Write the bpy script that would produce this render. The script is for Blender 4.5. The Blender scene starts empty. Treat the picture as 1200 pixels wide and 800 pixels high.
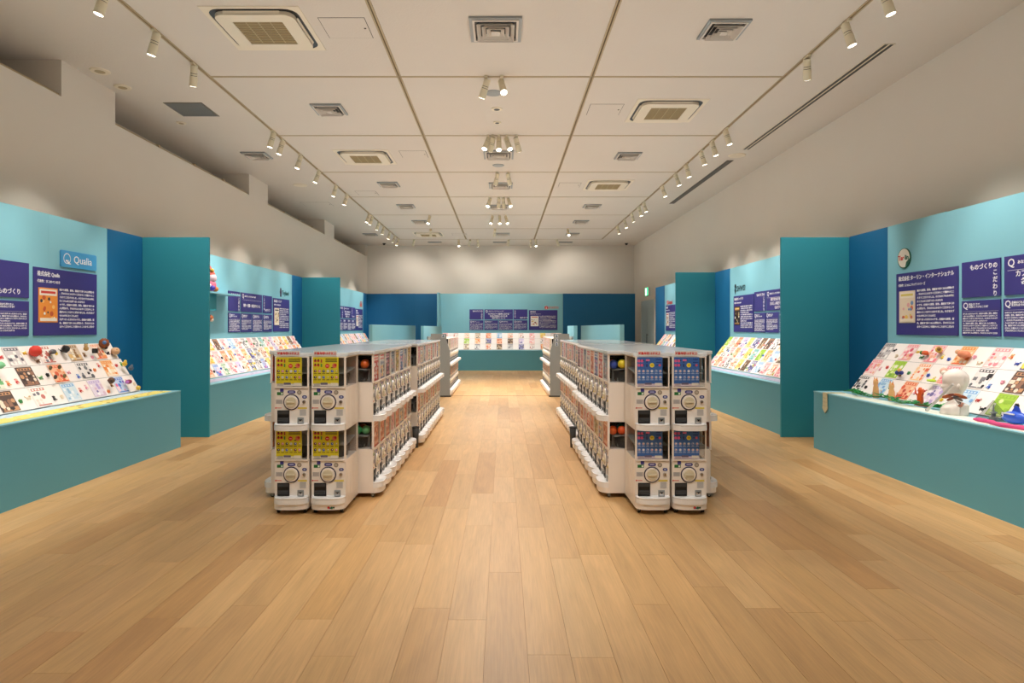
import bpy, math, random
from mathutils import Vector, Matrix
random.seed(7)
PI = math.pi
SC = bpy.context.scene
COL = SC.collection

# ------------------------------------------------------------------ camera
CAM_Z = 1.444
F = 745.0
cd = bpy.data.cameras.new('camera')
cam = bpy.data.objects.new('camera', cd)
COL.objects.link(cam)
cam.location = (0, 0, CAM_Z)
cam.rotation_euler = (PI / 2, 0, 0)
cd.sensor_width = 36
cd.lens = 36 * F / 1200
cd.shift_x = (600 - 589) / 1200
cd.shift_y = -(400 - 384) / 1200
cd.clip_start = 0.05
cd.clip_end = 200
SC.camera = cam

# ------------------------------------------------------------------ world, exposure
w = bpy.data.worlds.new('world'); SC.world = w
w.use_nodes = True
w.node_tree.nodes['Background'].inputs[0].default_value = (1.0, 0.93, 0.85, 1)
w.node_tree.nodes['Background'].inputs[1].default_value = 0.35
SC.view_settings.view_transform = 'Standard'
SC.view_settings.look = 'None'
SC.view_settings.exposure = 0.15
SC.view_settings.gamma = 1.0
SC.view_settings.use_curve_mapping = False
SPOT_WALL = 150.0      # watts of a wall-washing track spot
SPOT_FLOOR = 140.0    # watts of a spot on the cross tracks
WARM = (1.0, 0.925, 0.85)
# added soft light without a fixture, above the booth walls: washes the ceiling, which fills the whole hall
up = bpy.data.lights.new('added_ceiling_fill', 'AREA'); up.shape = 'RECTANGLE'; up.size = 8.4; up.size_y = 25.0; up.energy = 205; up.color = (1.0, 0.985, 0.965)
uo = bpy.data.objects.new('added_ceiling_fill', up); COL.objects.link(uo); uo.location = (0, 10.2, 2.72); uo.rotation_euler = (PI, 0, 0)

# ------------------------------------------------------------------ materials
def lin(c):
    return tuple(((x / 255) / 12.92 if x / 255 <= .04045 else ((x / 255 + .055) / 1.055) ** 2.4) for x in c)

def newmat(name):
    m = bpy.data.materials.new(name); m.use_nodes = True
    nt = m.node_tree
    return m, nt, nt.nodes['Principled BSDF']

def paint(name, rgb, rough=.6, metal=0, bump=0.0, scale=60, vary=0.0):
    m, nt, b = newmat(name)
    b.inputs['Base Color'].default_value = (*lin(rgb), 1)
    b.inputs['Roughness'].default_value = rough
    b.inputs['Metallic'].default_value = metal
    if bump or vary:
        tc = nt.nodes.new('ShaderNodeTexCoord')
        n = nt.nodes.new('ShaderNodeTexNoise'); n.inputs['Scale'].default_value = scale
        n.inputs['Detail'].default_value = 3
        nt.links.new(tc.outputs['Object'], n.inputs['Vector'])
        if bump:
            bp = nt.nodes.new('ShaderNodeBump'); bp.inputs['Strength'].default_value = bump
            bp.inputs['Distance'].default_value = .004
            nt.links.new(n.outputs['Fac'], bp.inputs['Height'])
            nt.links.new(bp.outputs['Normal'], b.inputs['Normal'])
        if vary:
            n2 = nt.nodes.new('ShaderNodeTexNoise'); n2.inputs['Scale'].default_value = 1.3
            nt.links.new(tc.outputs['Object'], n2.inputs['Vector'])
            mr = nt.nodes.new('ShaderNodeMapRange')
            mr.inputs['To Min'].default_value = 1 - vary; mr.inputs['To Max'].default_value = 1 + vary
            nt.links.new(n2.outputs['Fac'], mr.inputs['Value'])
            mx = nt.nodes.new('ShaderNodeVectorMath'); mx.operation = 'SCALE'
            mx.inputs[0].default_value = lin(rgb)
            nt.links.new(mr.outputs['Result'], mx.inputs['Scale'])
            nt.links.new(mx.outputs['Vector'], b.inputs['Base Color'])
    return m

def colmat(name, rough=.5, coat=0.0):
    m, nt, b = newmat(name)
    a = nt.nodes.new('ShaderNodeVertexColor'); a.layer_name = 'Col'
    nt.links.new(a.outputs['Color'], b.inputs['Base Color'])
    b.inputs['Roughness'].default_value = rough
    b.inputs['Coat Weight'].default_value = coat
    return m

def emit(name, rgb, s):
    m, nt, b = newmat(name)
    b.inputs['Base Color'].default_value = (*lin(rgb), 1)
    b.inputs['Emission Color'].default_value = (*lin(rgb), 1)
    b.inputs['Emission Strength'].default_value = s
    return m

def clear(name, tint, gloss=.08):
    m, nt, b = newmat(name)
    nt.nodes.remove(b)
    out = nt.nodes['Material Output']
    t = nt.nodes.new('ShaderNodeBsdfTransparent'); t.inputs[0].default_value = (*tint, 1)
    g = nt.nodes.new('ShaderNodeBsdfGlossy'); g.inputs['Roughness'].default_value = .06
    fr = nt.nodes.new('ShaderNodeMapRange'); lw = nt.nodes.new('ShaderNodeLayerWeight'); lw.inputs[0].default_value = .12
    nt.links.new(lw.outputs['Facing'], fr.inputs['Value']); fr.inputs['To Min'].default_value = .015; fr.inputs['To Max'].default_value = .16
    mx = nt.nodes.new('ShaderNodeMixShader')
    nt.links.new(fr.outputs[0], mx.inputs[0]); nt.links.new(t.outputs[0], mx.inputs[1]); nt.links.new(g.outputs[0], mx.inputs[2])
    nt.links.new(mx.outputs[0], out.inputs[0])
    return m

def woodmat():
    m, nt, b = newmat('oak_plank')
    a = nt.nodes.new('ShaderNodeVertexColor'); a.layer_name = 'Col'
    tc = nt.nodes.new('ShaderNodeTexCoord')
    mp = nt.nodes.new('ShaderNodeMapping'); mp.inputs['Scale'].default_value = (70, 2.4, 1)
    nt.links.new(tc.outputs['Object'], mp.inputs['Vector'])
    sx = nt.nodes.new('ShaderNodeSeparateColor'); nt.links.new(a.outputs['Color'], sx.inputs[0])
    wm = nt.nodes.new('ShaderNodeMath'); wm.operation = 'MULTIPLY'; wm.inputs[1].default_value = 300
    nt.links.new(sx.outputs[1], wm.inputs[0])
    n = nt.nodes.new('ShaderNodeTexNoise'); n.noise_dimensions = '4D'
    n.inputs['Scale'].default_value = 1.0; n.inputs['Detail'].default_value = 6; n.inputs['Distortion'].default_value = 1.6
    nt.links.new(mp.outputs[0], n.inputs['Vector']); nt.links.new(wm.outputs[0], n.inputs['W'])
    mp2 = nt.nodes.new('ShaderNodeMapping'); mp2.inputs['Scale'].default_value = (6, .9, 1)
    nt.links.new(tc.outputs['Object'], mp2.inputs['Vector'])
    n2 = nt.nodes.new('ShaderNodeTexNoise'); n2.noise_dimensions = '4D'
    n2.inputs['Scale'].default_value = 1.0; n2.inputs['Detail'].default_value = 2; n2.inputs['Distortion'].default_value = 2.0
    nt.links.new(mp2.outputs[0], n2.inputs['Vector']); nt.links.new(wm.outputs[0], n2.inputs['W'])
    ad = nt.nodes.new('ShaderNodeMath'); ad.operation = 'ADD'
    nt.links.new(n.outputs['Fac'], ad.inputs[0]); nt.links.new(n2.outputs['Fac'], ad.inputs[1])
    mr = nt.nodes.new('ShaderNodeMapRange')
    mr.inputs['From Min'].default_value = .6; mr.inputs['From Max'].default_value = 1.4
    mr.inputs['To Min'].default_value = .80; mr.inputs['To Max'].default_value = 1.16
    nt.links.new(ad.outputs[0], mr.inputs['Value'])
    sc = nt.nodes.new('ShaderNodeVectorMath'); sc.operation = 'SCALE'
    nt.links.new(a.outputs['Color'], sc.inputs[0]); nt.links.new(mr.outputs[0], sc.inputs['Scale'])
    nt.links.new(sc.outputs[0], b.inputs['Base Color'])
    b.inputs['Roughness'].default_value = .42
    bp = nt.nodes.new('ShaderNodeBump'); bp.inputs['Strength'].default_value = .12; bp.inputs['Distance'].default_value = .002
    nt.links.new(n.outputs['Fac'], bp.inputs['Height']); nt.links.new(bp.outputs[0], b.inputs['Normal'])
    return m

C_WALL = (222, 214, 202)
C_LIGHT = (132, 194, 210)
C_TEAL = (42, 146, 164)
C_BLUE = (0, 100, 150)
C_NAVY = (56, 51, 130)
M_WALL = paint('wall_paint', C_WALL, .85, bump=.15, scale=220, vary=.02)
M_CEIL = paint('ceiling_board', (214, 205, 193), .9, bump=.5, scale=45, vary=.02)
M_JOINT = paint('joint_beige', (176, 156, 122), .6)
M_JDARK = paint('joint_dark', (70, 58, 42), .7)
M_LIGHT = paint('light_teal_paint', C_LIGHT, .55, vary=.015)
M_TEAL = paint('teal_paint', C_TEAL, .6, vary=.03)
M_BLUE = paint('blue_paint', C_BLUE, .6, vary=.02)
M_PLINTH = paint('shaded_light_teal_paint', (90, 164, 184), .5, vary=.03)  # light teal with the shade of the plinth fronts put into the colour
M_NAVY = paint('navy_print', C_NAVY, .5)
M_WHITE = paint('white_print', (240, 240, 245), .6)
M_PLAST = paint('white_plastic', (246, 238, 229), .32)
M_PLASTB = paint('bright_white_plastic', (246, 246, 246), .25)
M_GREY = paint('grey_metal', (150, 155, 155), .45, metal=.2)
M_DGREY = paint('dark_grey', (58, 60, 62), .5)
M_BLACK = paint('black_plastic', (22, 22, 24), .35)
M_CREAM = paint('cream_lamp_metal', (222, 212, 184), .4)
M_CASS = paint('cream_unit_plastic', (226, 214, 190), .45)
M_CHROME = paint('chrome', (190, 190, 190), .25, metal=.9)
M_COL = colmat('printed_card', .55)
M_COLG = colmat('coloured_plastic', .3)
M_BOARD = paint('white_board', (248, 240, 236), .6)
M_CLEAR = clear('clear_acrylic', (.985, .985, .985))
M_SMOKE = clear('tinted_acrylic', (.74, .75, .75))
M_TUBE = paint('milky_tube', (206, 204, 200), .2)
M_TOP = paint('glossy_white_top', (222, 226, 228), .12)
M_LAMP = emit('lamp_lens', (255, 244, 226), 9.0)
M_EXIT = emit('exit_green', (60, 220, 140), 1.6)
M_EXITW = emit('exit_white', (235, 255, 240), 2.0)
M_WOOD = woodmat()
M_GRILLE = paint('grille_tan', (142, 122, 84), .7)
M_SLAT = paint('slat_tan', (182, 166, 126), .6)
M_RED = paint('red_print', (214, 66, 58), .6)

# ------------------------------------------------------------------ mesh builder
class MB:
    def __init__(s):
        s.v = []; s.f = []; s.m = []; s.c = []; s.sm = []; s.mats = []
    def mat(s, m):
        if m not in s.mats: s.mats.append(m)
        return s.mats.index(m)
    def poly(s, pts, m, c=(200, 200, 200), smooth=False):
        i = len(s.v); s.v += [tuple(p) for p in pts]
        s.f.append(tuple(range(i, i + len(pts)))); s.m.append(s.mat(m)); s.c.append(c); s.sm.append(smooth)
    def faces(s, vs, fs, m, c=(200, 200, 200), smooth=False):
        i = len(s.v); s.v += [tuple(p) for p in vs]; k = s.mat(m)
        for f in fs:
            s.f.append(tuple(i + j for j in f)); s.m.append(k); s.c.append(c); s.sm.append(smooth)
    def box(s, x0, x1, y0, y1, z0, z1, m, c=(200, 200, 200), ch=0.0):
        if ch <= 0:
            vs = [(x, y, z) for x in (x0, x1) for y in (y0, y1) for z in (z0, z1)]
            fs = [(0, 1, 3, 2), (4, 6, 7, 5), (0, 4, 5, 1), (2, 3, 7, 6), (0, 2, 6, 4), (1, 5, 7, 3)]
            s.faces(vs, fs, m, c)
        else:      # vertical edges and top/bottom edges chamfered
            def ring(z, i):
                return [(x0 + i, y0 + ch, z), (x0 + ch, y0 + i, z), (x1 - ch, y0 + i, z), (x1 - i, y0 + ch, z),
                        (x1 - i, y1 - ch, z), (x1 - ch, y1 - i, z), (x0 + ch, y1 - i, z), (x0 + i, y1 - ch, z)]
            rs = [ring(z0, ch * .6), ring(z0 + ch * .6, 0), ring(z1 - ch * .6, 0), ring(z1, ch * .6)]
            s.loft(rs, m, c)
    def loft(s, rings, m, c=(200, 200, 200), smooth=False, caps=True, closed=True):
        n = len(rings[0]); vs = [p for r in rings for p in r]; fs = []
        for k in range(len(rings) - 1):
            for j in range(n if closed else n - 1):
                a = k * n + j; b = k * n + (j + 1) % n
                fs.append((a, b, b + n, a + n))
        if caps:
            fs.append(tuple(reversed(range(n)))); fs.append(tuple((len(rings) - 1) * n + j for j in range(n)))
        s.faces(vs, fs, m, c, smooth)
    def prism(s, pts, x0, x1, m, c=(200, 200, 200)):   # (y,z) profile extruded along x
        s.loft([[(x0, y, z) for y, z in pts], [(x1, y, z) for y, z in pts]], m, c)
    def plan(s, pts, z0, z1, m, c=(200, 200, 200), bev=0.0):   # (x,y) outline extruded along z
        if bev:
            cx = sum(p[0] for p in pts) / len(pts); cy = sum(p[1] for p in pts) / len(pts)
            q = [(cx + (x - cx) * (1 - bev), cy + (y - cy) * (1 - bev)) for x, y in pts]
            h = (z1 - z0) * .3
            s.loft([[(x, y, z0) for x, y in q], [(x, y, z0 + h) for x, y in pts], [(x, y, z1 - h) for x, y in pts], [(x, y, z1) for x, y in q]], m, c)
        else:
            s.loft([[(x, y, z0) for x, y in pts], [(x, y, z1) for x, y in pts]], m, c)
    def cyl(s, p0, p1, r0, r1, m, c=(200, 200, 200), n=14, caps=True, smooth=True):
        p0 = Vector(p0); p1 = Vector(p1); d = (p1 - p0).normalized()
        a = d.orthogonal().normalized(); b = d.cross(a)
        s.loft([[p0 + (a * math.cos(t) + b * math.sin(t)) * r0 for t in [2 * PI * k / n for k in range(n)]],
                [p1 + (a * math.cos(t) + b * math.sin(t)) * r1 for t in [2 * PI * k / n for k in range(n)]]], m, c, smooth, False)
        if caps:
            s.poly([p0 + (a * math.cos(-t) + b * math.sin(-t)) * r0 for t in [2 * PI * k / n for k in range(n)]], m, c)
            s.poly([p1 + (a * math.cos(t) + b * math.sin(t)) * r1 for t in [2 * PI * k / n for k in range(n)]], m, c)
    def ball(s, p, r, m, c=(200, 200, 200), n=10, k=6, sz=(1, 1, 1), rough=0, seed=0):
        rnd = random.Random(seed); vs = [(p[0], p[1], p[2] - r * sz[2])]; fs = []
        for i in range(1, k):
            t = PI * i / k
            for j in range(n):
                u = 2 * PI * j / n; q = r * (1 + rough * (rnd.random() - .5))
                vs.append((p[0] + q * math.sin(t) * math.cos(u) * sz[0], p[1] + q * math.sin(t) * math.sin(u) * sz[1], p[2] - q * math.cos(t) * sz[2]))
        vs.append((p[0], p[1], p[2] + r * sz[2]))
        for j in range(n): fs.append((0, 1 + (j + 1) % n, 1 + j))
        for i in range(k - 2):
            for j in range(n):
                a = 1 + i * n + j; b = 1 + i * n + (j + 1) % n
                fs.append((a, b, b + n, a + n))
        L = len(vs) - 1; o = 1 + (k - 2) * n
        for j in range(n): fs.append((L, o + j, o + (j + 1) % n))
        s.faces(vs, fs, m, c, True)
    def tube(s, pts, r, m, c=(200, 200, 200), n=8):
        rings = []
        for i, p in enumerate(pts):
            p = Vector(p); d = (Vector(pts[min(i + 1, len(pts) - 1)]) - Vector(pts[max(i - 1, 0)])).normalized()
            a = d.cross(Vector((0, 0, 1)));  a = a.normalized() if a.length > 1e-3 else Vector((1, 0, 0)); b = a.cross(d)
            rr = r[i] if isinstance(r, (list, tuple)) else r
            rings.append([p + (a * math.cos(2 * PI * k / n) + b * math.sin(2 * PI * k / n)) * rr for k in range(n)])
        s.loft(rings, m, c, True)
    def disc(s, x, z, r, y, m, c, n=12):      # flat print disc facing -y
        s.poly([(x + r * math.cos(2 * PI * k / n), y, z + r * math.sin(2 * PI * k / n)) for k in range(n)], m, c)
    def rect(s, x0, x1, z0, z1, y, m, c):     # flat print rectangle facing -y
        s.poly([(x0, y, z0), (x1, y, z0), (x1, y, z1), (x0, y, z1)], m, c)
    def mesh(s, name):
        me = bpy.data.meshes.new(name)
        me.from_pydata(s.v, [], s.f)
        for m in s.mats: me.materials.append(m)
        me.polygons.foreach_set('material_index', s.m)
        me.polygons.foreach_set('use_smooth', s.sm)
        if any(m in (M_COL, M_COLG, M_WOOD) for m in s.mats):
            at = me.color_attributes.new('Col', 'FLOAT_COLOR', 'CORNER')
            buf = []
            for f, c in zip(s.f, s.c):
                l = lin(c); buf += [l[0], l[1], l[2], 1.0] * len(f)
            at.data.foreach_set('color', buf)
        me.update()
        return me

def tag(o, label, cat, group=None, kind=None):
    if label: o['label'] = label
    if cat: o['category'] = cat
    if group: o['group'] = group
    if kind: o['kind'] = kind
    return o

def link(name, data, parent=None, loc=None, rz=0, rot=None):
    o = bpy.data.objects.new(name, data); COL.objects.link(o)
    if parent: o.parent = parent
    if loc: o.location = loc
    if rot: o.rotation_euler = rot
    elif rz: o.rotation_euler = (0, 0, rz)
    return o

def thing(name, label, cat, loc=(0, 0, 0), rz=0, group=None):
    o = link(name, None, None, loc, rz); o.empty_display_size = .1
    return tag(o, label, cat, group)

def struct(name, mb, parent=None):
    o = link(name, mb.mesh(name), parent)
    if not parent: o['kind'] = 'structure'
    return o

_txt = {}
def text(name, body, size, m, parent, loc, align='LEFT', bold=0.0, rot=(PI / 2, 0, 0), lines=1.0, sx=1.0, valign='CENTER'):
    key = (body, size, align, bold, m.name, lines, valign)
    if key not in _txt:
        c = bpy.data.curves.new('t', 'FONT'); c.body = body; c.size = size; c.align_x = align; c.align_y = valign
        c.resolution_u = 2; c.offset = bold; c.space_line = lines; c.extrude = .0008
        t = bpy.data.objects.new('t', c); COL.objects.link(t)
        bpy.context.view_layer.update()
        me = bpy.data.meshes.new_from_object(t.evaluated_get(bpy.context.evaluated_depsgraph_get()))
        bpy.data.objects.remove(t); bpy.data.curves.remove(c)
        me.materials.clear(); me.materials.append(m)
        _txt[key] = me
    o = link(name, _txt[key], parent, loc, rot=rot)
    if sx != 1: o.scale = (sx, 1, 1)
    return o

def ordinal(n):
    return ['first', 'second', 'third', 'fourth', 'fifth', 'sixth', 'seventh', 'eighth', 'ninth', 'tenth', 'eleventh', 'twelfth',
            'thirteenth', 'fourteenth', 'fifteenth', 'sixteenth', 'seventeenth', 'eighteenth', 'nineteenth', 'twentieth', 'twenty-first', 'twenty-second', 'twenty-third', 'twenty-fourth'][n]

# ------------------------------------------------------------------ the room
XL, XR, YB, YF, ZC = -4.99, 4.85, 23.46, -4.0, 4.474
PL, PR, PB = -4.76, 4.58, 22.26       # planes of the painted display walls
BH = 2.64                             # their height

floor = MB(); floor.box(XL - .8, XR, YF, YB, -.06, -.004, paint('floor_joint', (160, 118, 78), .7))
floor = struct('floor', floor)
PW = .19
tones = [(198, 157, 104), (201, 161, 108), (195, 154, 100), (204, 165, 113), (197, 156, 102), (191, 149, 96), (200, 159, 105), (203, 163, 111), (196, 156, 104), (187, 143, 90)]
planks = []
x = XL - .6; row = 0
while x < XR:
    y = YF - random.random() * 1.5
    while y < YB:
        L = random.choice([.9, 1.2, 1.5, 1.8, 1.8])
        y0, y1 = max(y, YF), min(y + L, YB)
        if y1 > y0 + .02: planks.append((x, min(x + PW, XR), y0, y1))
        y += L
    x += PW; row += 1
def seen(p):
    xa, xb, ya, yb = p
    yy = max(ya, 2.3)
    return yb > 2.65 and abs((xa + xb) / 2 + .05) < .9 * yb
order = sorted([p for p in planks if seen(p) and p[0] > -4.1 and p[1] < 4.0], key=lambda p: (p[2] + p[3]) / 2)
near = set(order[:295])
rest = MB()
def plank(mb, p):
    xa, xb, ya, yb = p
    t = random.choice(tones); k = random.uniform(.975, 1.02); t = tuple(min(255, int(q * k)) for q in t)
    g = .0007
    mb.box(xa + g, xb - g, ya + g, yb - g, -.005, 0, M_WOOD, t)
for p in planks:
    if p in near:
        b = MB(); plank(b, p); link('plank', b.mesh('plank'), floor)
    else: plank(rest, p)
o = link('plank_field', rest.mesh('plank_field'), floor); o['kind'] = 'stuff'
b = MB(); b.box(-3.9, 3.75, 13.50, 13.53, -.004, .003, paint('seam_strip', (150, 112, 74), .4))
o = struct('trim_1', b)

# ceiling: recessed base, boards, tracks
XJ = [-3.54, -1.25, 1.08, 3.40]
YJ = [7.68 + 2.35 * k for k in range(-5, 7)]
ZT = ZC + .03
b = MB(); b.box(XL - .8, XR, YF, YB, ZT, ZT + .1, M_JDARK); ceiling = struct('ceiling', b)
def cboard(x0, x1, y0, y1):
    b = MB(); b.box(x0, x1, y0, y1, ZC, ZT, M_CEIL); link('ceiling_board', b.mesh('ceiling_board'), ceiling)
J = .027
for i in range(3):
    ys = [YF] + YJ
    for j in range(len(ys) - 1):
        cboard(XJ[i] + J, XJ[i + 1] - J, ys[j] + (J if j else 0), ys[j + 1] - J)
cboard(XL - .8, XJ[0] - J, YF, YB); cboard(XJ[3] + J, XR, YF, YB); cboard(XJ[0] - J, XJ[3] + J, YJ[-1] + J, YB)
nt_ = 0
for i, xx in enumerate(XJ):
    b = MB()
    edge = i in (0, 3)
    b.box(xx - .026, xx - .006, YF, YJ[-1], ZC - .003, ZT, M_JOINT); 
    b.box(xx + .006, xx + .026, YF, YJ[-1], ZC - .003, ZT, M_JOINT)
    side = ['outer left', 'inner left', 'inner right', 'outer right'][i]
    tag(link('lighting_track', b.mesh('lighting_track')), 'cream lighting track running lengthwise in the %s ceiling joint' % side, 'lighting track')
for j, yy in enumerate(YJ):
    b = MB(); b.box(XJ[0] + .03, XJ[3] - .03, yy - .026, yy + .016, ZC - .003, ZT, M_JOINT)
    tag(link('lighting_track', b.mesh('lighting_track')),
        ('cream cross track in the ceiling, %s counted from the back wall' % ordinal(len(YJ) - 1 - j)), 'lighting track', 'cross tracks of the ceiling')

# walls
b = MB(); b.box(XR, XR + .15, YF, YB, -.06, ZT, M_WALL); struct('wall_right', b)
b = MB(); b.box(XL - .8, XR + .15, YB, YB + .15, -.06, ZT, M_WALL); struct('wall_back', b)
b = MB(); b.box(XL - .8, XR + .15, YF - .15, YF, -.06, ZT, M_WALL); struct('wall_front', b)
b = MB()
SILL = 4.06
b.box(XL - .72, XL, YF, YB, -.06, SILL, M_WALL)
b.box(XL - .85, XL - .72, YF, YB, -.06, ZT, M_WALL)
for k in range(-2, 4):
    y1 = 8.19 + 5.32 * k
    b.box(XL - .72, XL, max(YF, y1 - 1.0), min(y1, YB), SILL, ZC, M_WALL)
struct('wall_left', b)
b = MB()
for k in range(-2, 3):
    y0 = 8.19 + 5.32 * k + .01
    b.box(XL - .05, XL - .02, y0, y0 + 4.3, SILL, SILL + .03, M_JOINT)
    for q in range(1, 4): b.box(XL - .06, XL - .01, y0 + q * 1.07 - .03, y0 + q * 1.07 + .03, SILL, SILL + .05, M_JOINT)
struct('trim_2', b)

# door in right wall with exit sign over it
b = MB()
M_DOOR = paint('door_paint', (176, 192, 196), .5)
b.box(XR - .03, XR, 20.2, 21.14, 0, 2.36, M_DOOR); b.box(XR - .03, XR, 21.16, 22.1, 0, 2.36, M_DOOR)
d = struct('door_1', b)
b = MB(); b.box(XR - .04, XR, 20.12, 20.2, 0, 2.42, M_WALL); b.box(XR - .04, XR, 22.1, 22.18, 0, 2.42, M_WALL); b.box(XR - .04, XR, 20.2, 22.1, 2.36, 2.42, M_WALL)
link('door_frame', b.mesh('door_frame'), d)
b = MB(); b.box(XR - .08, XR - .06, 21.05, 21.09, .9, 1.25, M_CHROME); b.box(XR - .06, XR - .03, 21.06, 21.08, .92, .94, M_CHROME); b.box(XR - .06, XR - .03, 21.06, 21.08, 1.2, 1.22, M_CHROME)
link('door_handle', b.mesh('door_handle'), d)
t = thing('exit_sign', 'small green and white lit exit sign on right wall above the door', 'sign', (XR, 21.2, 2.5), -PI / 2)
b = MB(); b.box(-.24, .24, -.05, 0, 0, .3, M_WHITE, ch=.01); link('housing', b.mesh('housing'), t)
b = MB(); b.rect(-.22, .22, .02, .28, -.0515, M_EXIT, (0, 0, 0))
b.rect(-.18, .02, .04, .26, -.053, M_EXITW, (0, 0, 0))
link('sign_face', b.mesh('sign_face'), t)
b = MB()
b.disc(-.06, .215, .022, -.0545, M_EXIT, (0, 0, 0)); b.poly([(-.10, -.0545, .12), (-.07, -.0545, .12), (-.04, -.0545, .19), (-.08, -.0545, .19)], M_EXIT)
b.poly([(-.15, -.0545, .06), (-.13, -.0545, .05), (-.08, -.0545, .12), (-.10, -.0545, .13)], M_EXIT); b.poly([(-.09, -.0545, .12), (-.05, -.0545, .06), (-.03, -.0545, .07), (-.07, -.0545, .13)], M_EXIT)
link('running_figure', b.mesh('running_figure'), t)

# ------------------------------------------------------------------ ceiling fittings
def ring_sq(h, z, r=0.0, n=4):
    pts = []
    for (sx, sy, a0) in ((1, 1, 0), (-1, 1, PI / 2), (-1, -1, PI), (1, -1, 1.5 * PI)):
        if r <= 0: pts.append((sx * h, sy * h, z)); continue
        for k in range(n + 1):
            a = a0 + PI / 2 * k / n
            pts.append((sx * (h - r) + r * math.cos(a), sy * (h - r) + r * math.sin(a), z))
    return pts
def frame_sq(mb, ho, hi, z0, z1, m, ro=0, ri=0):
    if ro or ri: ro = max(ro, .0005); ri = max(ri, .0005)
    a, b_, c, d_ = ring_sq(ho, z1, ro), ring_sq(ho, z0, ro), ring_sq(hi, z0, ri), ring_sq(hi, z1, ri)
    mb.loft([a, b_, c, d_], m, caps=False)
cass = []
def mk_cassette(label, xx, yy):
    if cass:
        r = cass[0].copy(); COL.objects.link(r)
        for ch in cass[0].children:
            c = ch.copy(); COL.objects.link(c); c.parent = r
    else:
        r = thing('air_conditioner', '', 'air conditioner')
        b = MB(); frame_sq(b, .475, .43, -.006, 0, M_CASS, 0.001, .12); b.box(-.44, .44, -.44, .44, -.003, 0, M_BLACK); link('panel_frame', b.mesh('panel_frame'), r)
        b = MB(); frame_sq(b, .385, .245, -.042, -.004, M_CASS, .1, .01); link('louvre_frame', b.mesh('louvre_frame'), r)
        b = MB(); b.box(-.245, .245, -.245, .245, -.034, -.026, M_GRILLE)
        g = link('grille', b.mesh('grille'), r)
        b = MB()
        for k in range(13): b.box(-.24, .24, -.231 + k * .038, -.225 + k * .038, -.037, -.034, M_SLAT)
        for k in (-.12, 0, .12): b.box(k - .004, k + .004, -.24, .24, -.038, -.034, M_SLAT)
        o = link('grille_slats', b.mesh('grille_slats'), r); o['kind'] = 'stuff'
        b = MB()
        for a in range(4):
            q = Matrix.Rotation(a * PI / 2, 3, 'Z')
            for s_ in (.392,):
                vs = [q @ Vector(v) for v in ((-.27, s_, -.03), (.27, s_, -.03), (.27, s_ + .012, -.01), (-.27, s_ + .012, -.01))]
                b.poly(vs, M_CASS)
        link('air_flaps', b.mesh('air_flaps'), r)
        cass.append(r)
    r.location = (xx, yy, ZC); r['label'] = label; r['group'] = 'ceiling air conditioners'
mk_cassette('square cream ceiling air conditioner nearest camera, left of centre', -2.4, 6.46)
mk_cassette('second square ceiling air conditioner of the left ceiling bay', -2.43, 11.3)
mk_cassette('farthest square ceiling air conditioner, in left bay near the back wall', -2.4, 20.6)
mk_cassette('nearest square ceiling air conditioner of the right ceiling bay', 2.27, 8.89)
mk_cassette('farther square ceiling air conditioner of the right ceiling bay', 2.23, 13.5)
diff = []
def mk_diffuser(label, xx, yy, sz, dark=False):
    if diff:
        r = diff[0].copy(); COL.objects.link(r)
        for ch in diff[0].children:
            c = ch.copy(); COL.objects.link(c); c.parent = r
    else:
        r = thing('air_diffuser', '', 'air vent')
        b = MB(); frame_sq(b, .5, .44, -.014, 0, M_GREY); frame_sq(b, .44, .40, -.02, -.004, M_CEIL); b.box(-.43, .43, -.43, .43, -.003, 0, M_BLACK)
        link('diffuser_frame', b.mesh('diffuser_frame'), r)
        for hi in (.36, .26, .17):
            b = MB(); A = ring_sq(hi, -.03); B = ring_sq(hi - .07, -.006); b.loft([A, B], M_CEIL, caps=False); A2 = ring_sq(hi, -.034); b.loft([A2, A], M_CEIL, caps=False)
            link('diffuser_cone', b.mesh('diffuser_cone'), r)
        b = MB(); b.box(-.08, .08, -.08, .08, -.034, -.03, M_CEIL); link('diffuser_centre', b.mesh('diffuser_centre'), r)
        diff.append(r)
    r.location = (xx, yy, ZC); r.scale = (sz, sz, 1.6); r['label'] = label; r['group'] = 'square ceiling air diffusers'
for lb, xx, yy, sz in [
    ('large square air diffuser in the nearest middle ceiling board', -.07, 6.44, .52),
    ('square air diffuser in the nearest right-hand ceiling board', 2.24, 6.44, .42),
    ('square air diffuser in left bay just beyond the nearest air conditioner', -2.40, 8.8, .42),
    ('large square air diffuser behind the row of five centre spotlights', -.07, 11.1, .52),
    ('square air diffuser in right bay between the two air conditioners', 2.20, 11.17, .42),
    ('square air diffuser in left bay beyond the second air conditioner', -2.4, 13.4, .42),
    ('square air diffuser in middle bay behind two dim spotlights', -.04, 13.5, .5),
    ('square air diffuser in left bay, third counted from camera', -2.4, 15.8, .42),
    ('square air diffuser in right bay beyond the farther air conditioner', 2.22, 15.8, .42),
    ('square air diffuser in middle bay behind four spotlights', -.1, 15.9, .5),
    ('square air diffuser in left bay just before the farthest air conditioner', -2.36, 18.1, .42),
    ('square air diffuser in right bay, fourth counted from camera', 2.23, 18.1, .42),
    ('square air diffuser in middle bay near the back wall', 0, 20.5, .45),
    ('square air diffuser in right bay near the back wall', 2.25, 20.5, .42),
    ('square air diffuser beyond the left track, above second wall pier', -4.31, 11.15, .42),
    ('square air diffuser beyond the left track near back wall', -4.29, 20.6, .42)]:
    mk_diffuser(lb, xx, yy, sz)
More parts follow.
